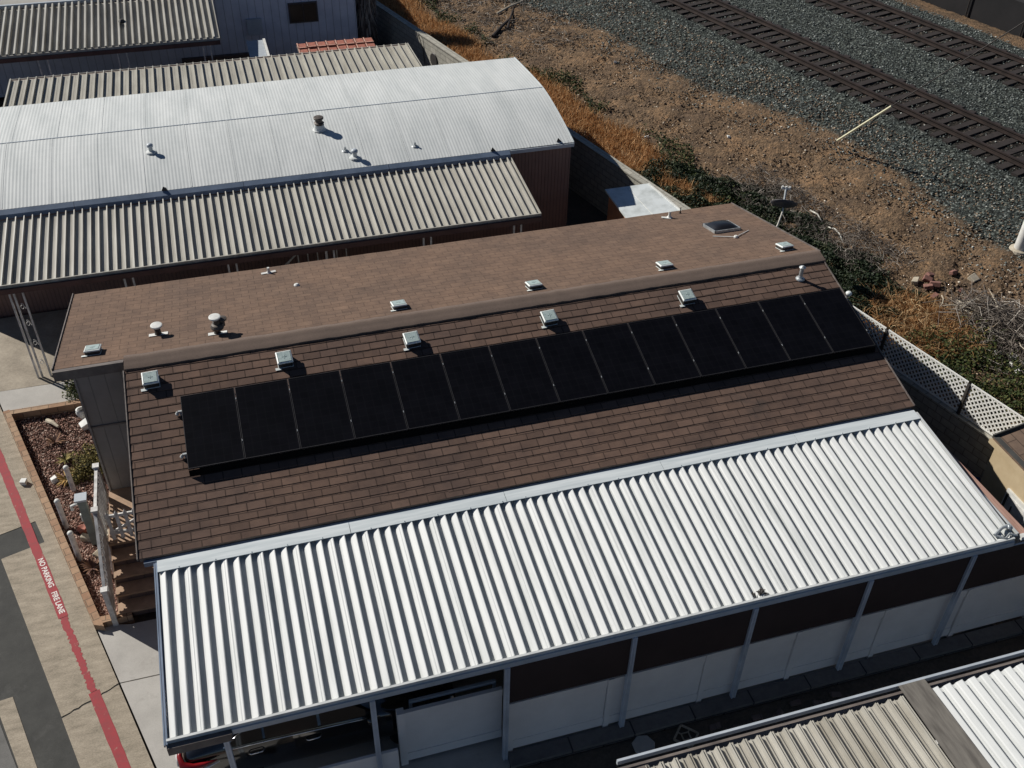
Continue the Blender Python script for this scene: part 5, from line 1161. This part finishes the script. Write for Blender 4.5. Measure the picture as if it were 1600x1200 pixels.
m = MB(); m.box(14.655, 14.669, 10.65, 11.5, .9, 1.48); m.build('panel', M['picket_white'], dr)
m = MB(); m.box(14.64, 14.669, 11.53, 11.57, .9, 1.5); m.box(14.64, 14.654, 11.32, 11.35, 1.1, 1.32); m.build('handle', M['vent_dark'], dr)

# blue tarp and yard bits in the shade right of the house
tr_ = MB(); V = []; F = []; NX = 14
for i in range(NX + 1):
    for j in range(NX + 1):
        a_, b_ = i / NX - .5, j / NX - .5; hgt = .45 * math.exp(-(a_**2 + b_**2) * 9) + .05 * math.sin(i * 1.7) * math.sin(j * 2.1); V.append((15.1 + a_ * 1.5, 13.2 + b_ * 1.2, max(0., hgt) - .02))
for i in range(NX):
    for j in range(NX): k = i * (NX + 1) + j; F.append((k, k + NX + 1, k + NX + 2, k + 1))
tr_.add([(x - 15.1, y_ - 13.2, z_ + .12) for x, y_, z_ in V], F); o = tr_.build('tarp', M['tarp'], smooth=False); o.location = (15.1, 13.2, -.12); tag(o, 'crumpled blue tarp on the shaded ground beside the tan shed', 'tarp')
chunk('yard_stone', (15.9, 14.7, -.12), .3, M['white_plain'], 'larger pale stone in the dark yard', 'stone', sq=(1, .8, .5)); chunk('yard_stone', (16.15, 14.4, -.12), .2, M['white_plain'], 'smaller pale stone in the dark yard', 'stone', sq=(1, .8, .6))

# ------------------------------------------------------------------ camera, light, world
cam = bpy.data.cameras.new('camera'); co = bpy.data.objects.new('camera', cam); COL.objects.link(co); SC.camera = co
cam.sensor_width = 36; cam.sensor_fit = 'HORIZONTAL'; cam.lens = 36 * 1597.0 / 1600; cam.clip_end = 2000; cam.clip_start = .1
p_, y_, r_ = [math.radians(a) for a in (39.247, 17.429, 1.363)]
f_ = Vector((math.sin(y_)*math.cos(p_), math.cos(y_)*math.cos(p_), -math.sin(p_))); rt = Vector((math.cos(y_), -math.sin(y_), 0)); up = rt.cross(f_)
rt2 = rt * math.cos(r_) + up * math.sin(r_); up2 = up * math.cos(r_) - rt * math.sin(r_)
Mx = Matrix((rt2, up2, -f_)).transposed().to_4x4(); Mx.translation = (0, 0, 16.75); co.matrix_world = Mx

AZ, EL = -46., 34.8      # direction the light travels (azimuth) and its elevation
az, el = math.radians(AZ), math.radians(EL)
d = Vector((math.cos(az)*math.cos(el), math.sin(az)*math.cos(el), -math.sin(el)))
sun = bpy.data.lights.new('sun', 'SUN'); sun.energy = 5.; sun.angle = math.radians(.5); sun.color = (1, .955, .89)
so = bpy.data.objects.new('sun', sun); COL.objects.link(so); so.rotation_euler = d.to_track_quat('-Z', 'Y').to_euler(); so.location = (-20, 30, 40)
w = bpy.data.worlds.new('World'); SC.world = w; w.use_nodes = True; nt = w.node_tree
sk = nt.nodes.new('ShaderNodeTexSky'); sk.sky_type = 'NISHITA'; sk.sun_disc = False; sk.sun_elevation = el
to_sun = -d; sk.sun_rotation = math.atan2(to_sun.x, to_sun.y)
sk.air_density = .8; sk.dust_density = .2; sk.ozone_density = 2.; sk.altitude = 2500
nt.links.new(sk.outputs[0], nt.nodes['Background'].inputs['Color']); nt.nodes['Background'].inputs['Strength'].default_value = .05
SC.view_settings.view_transform = 'Standard'; SC.view_settings.look = 'None'; SC.view_settings.exposure = .12; SC.view_settings.gamma = 1.
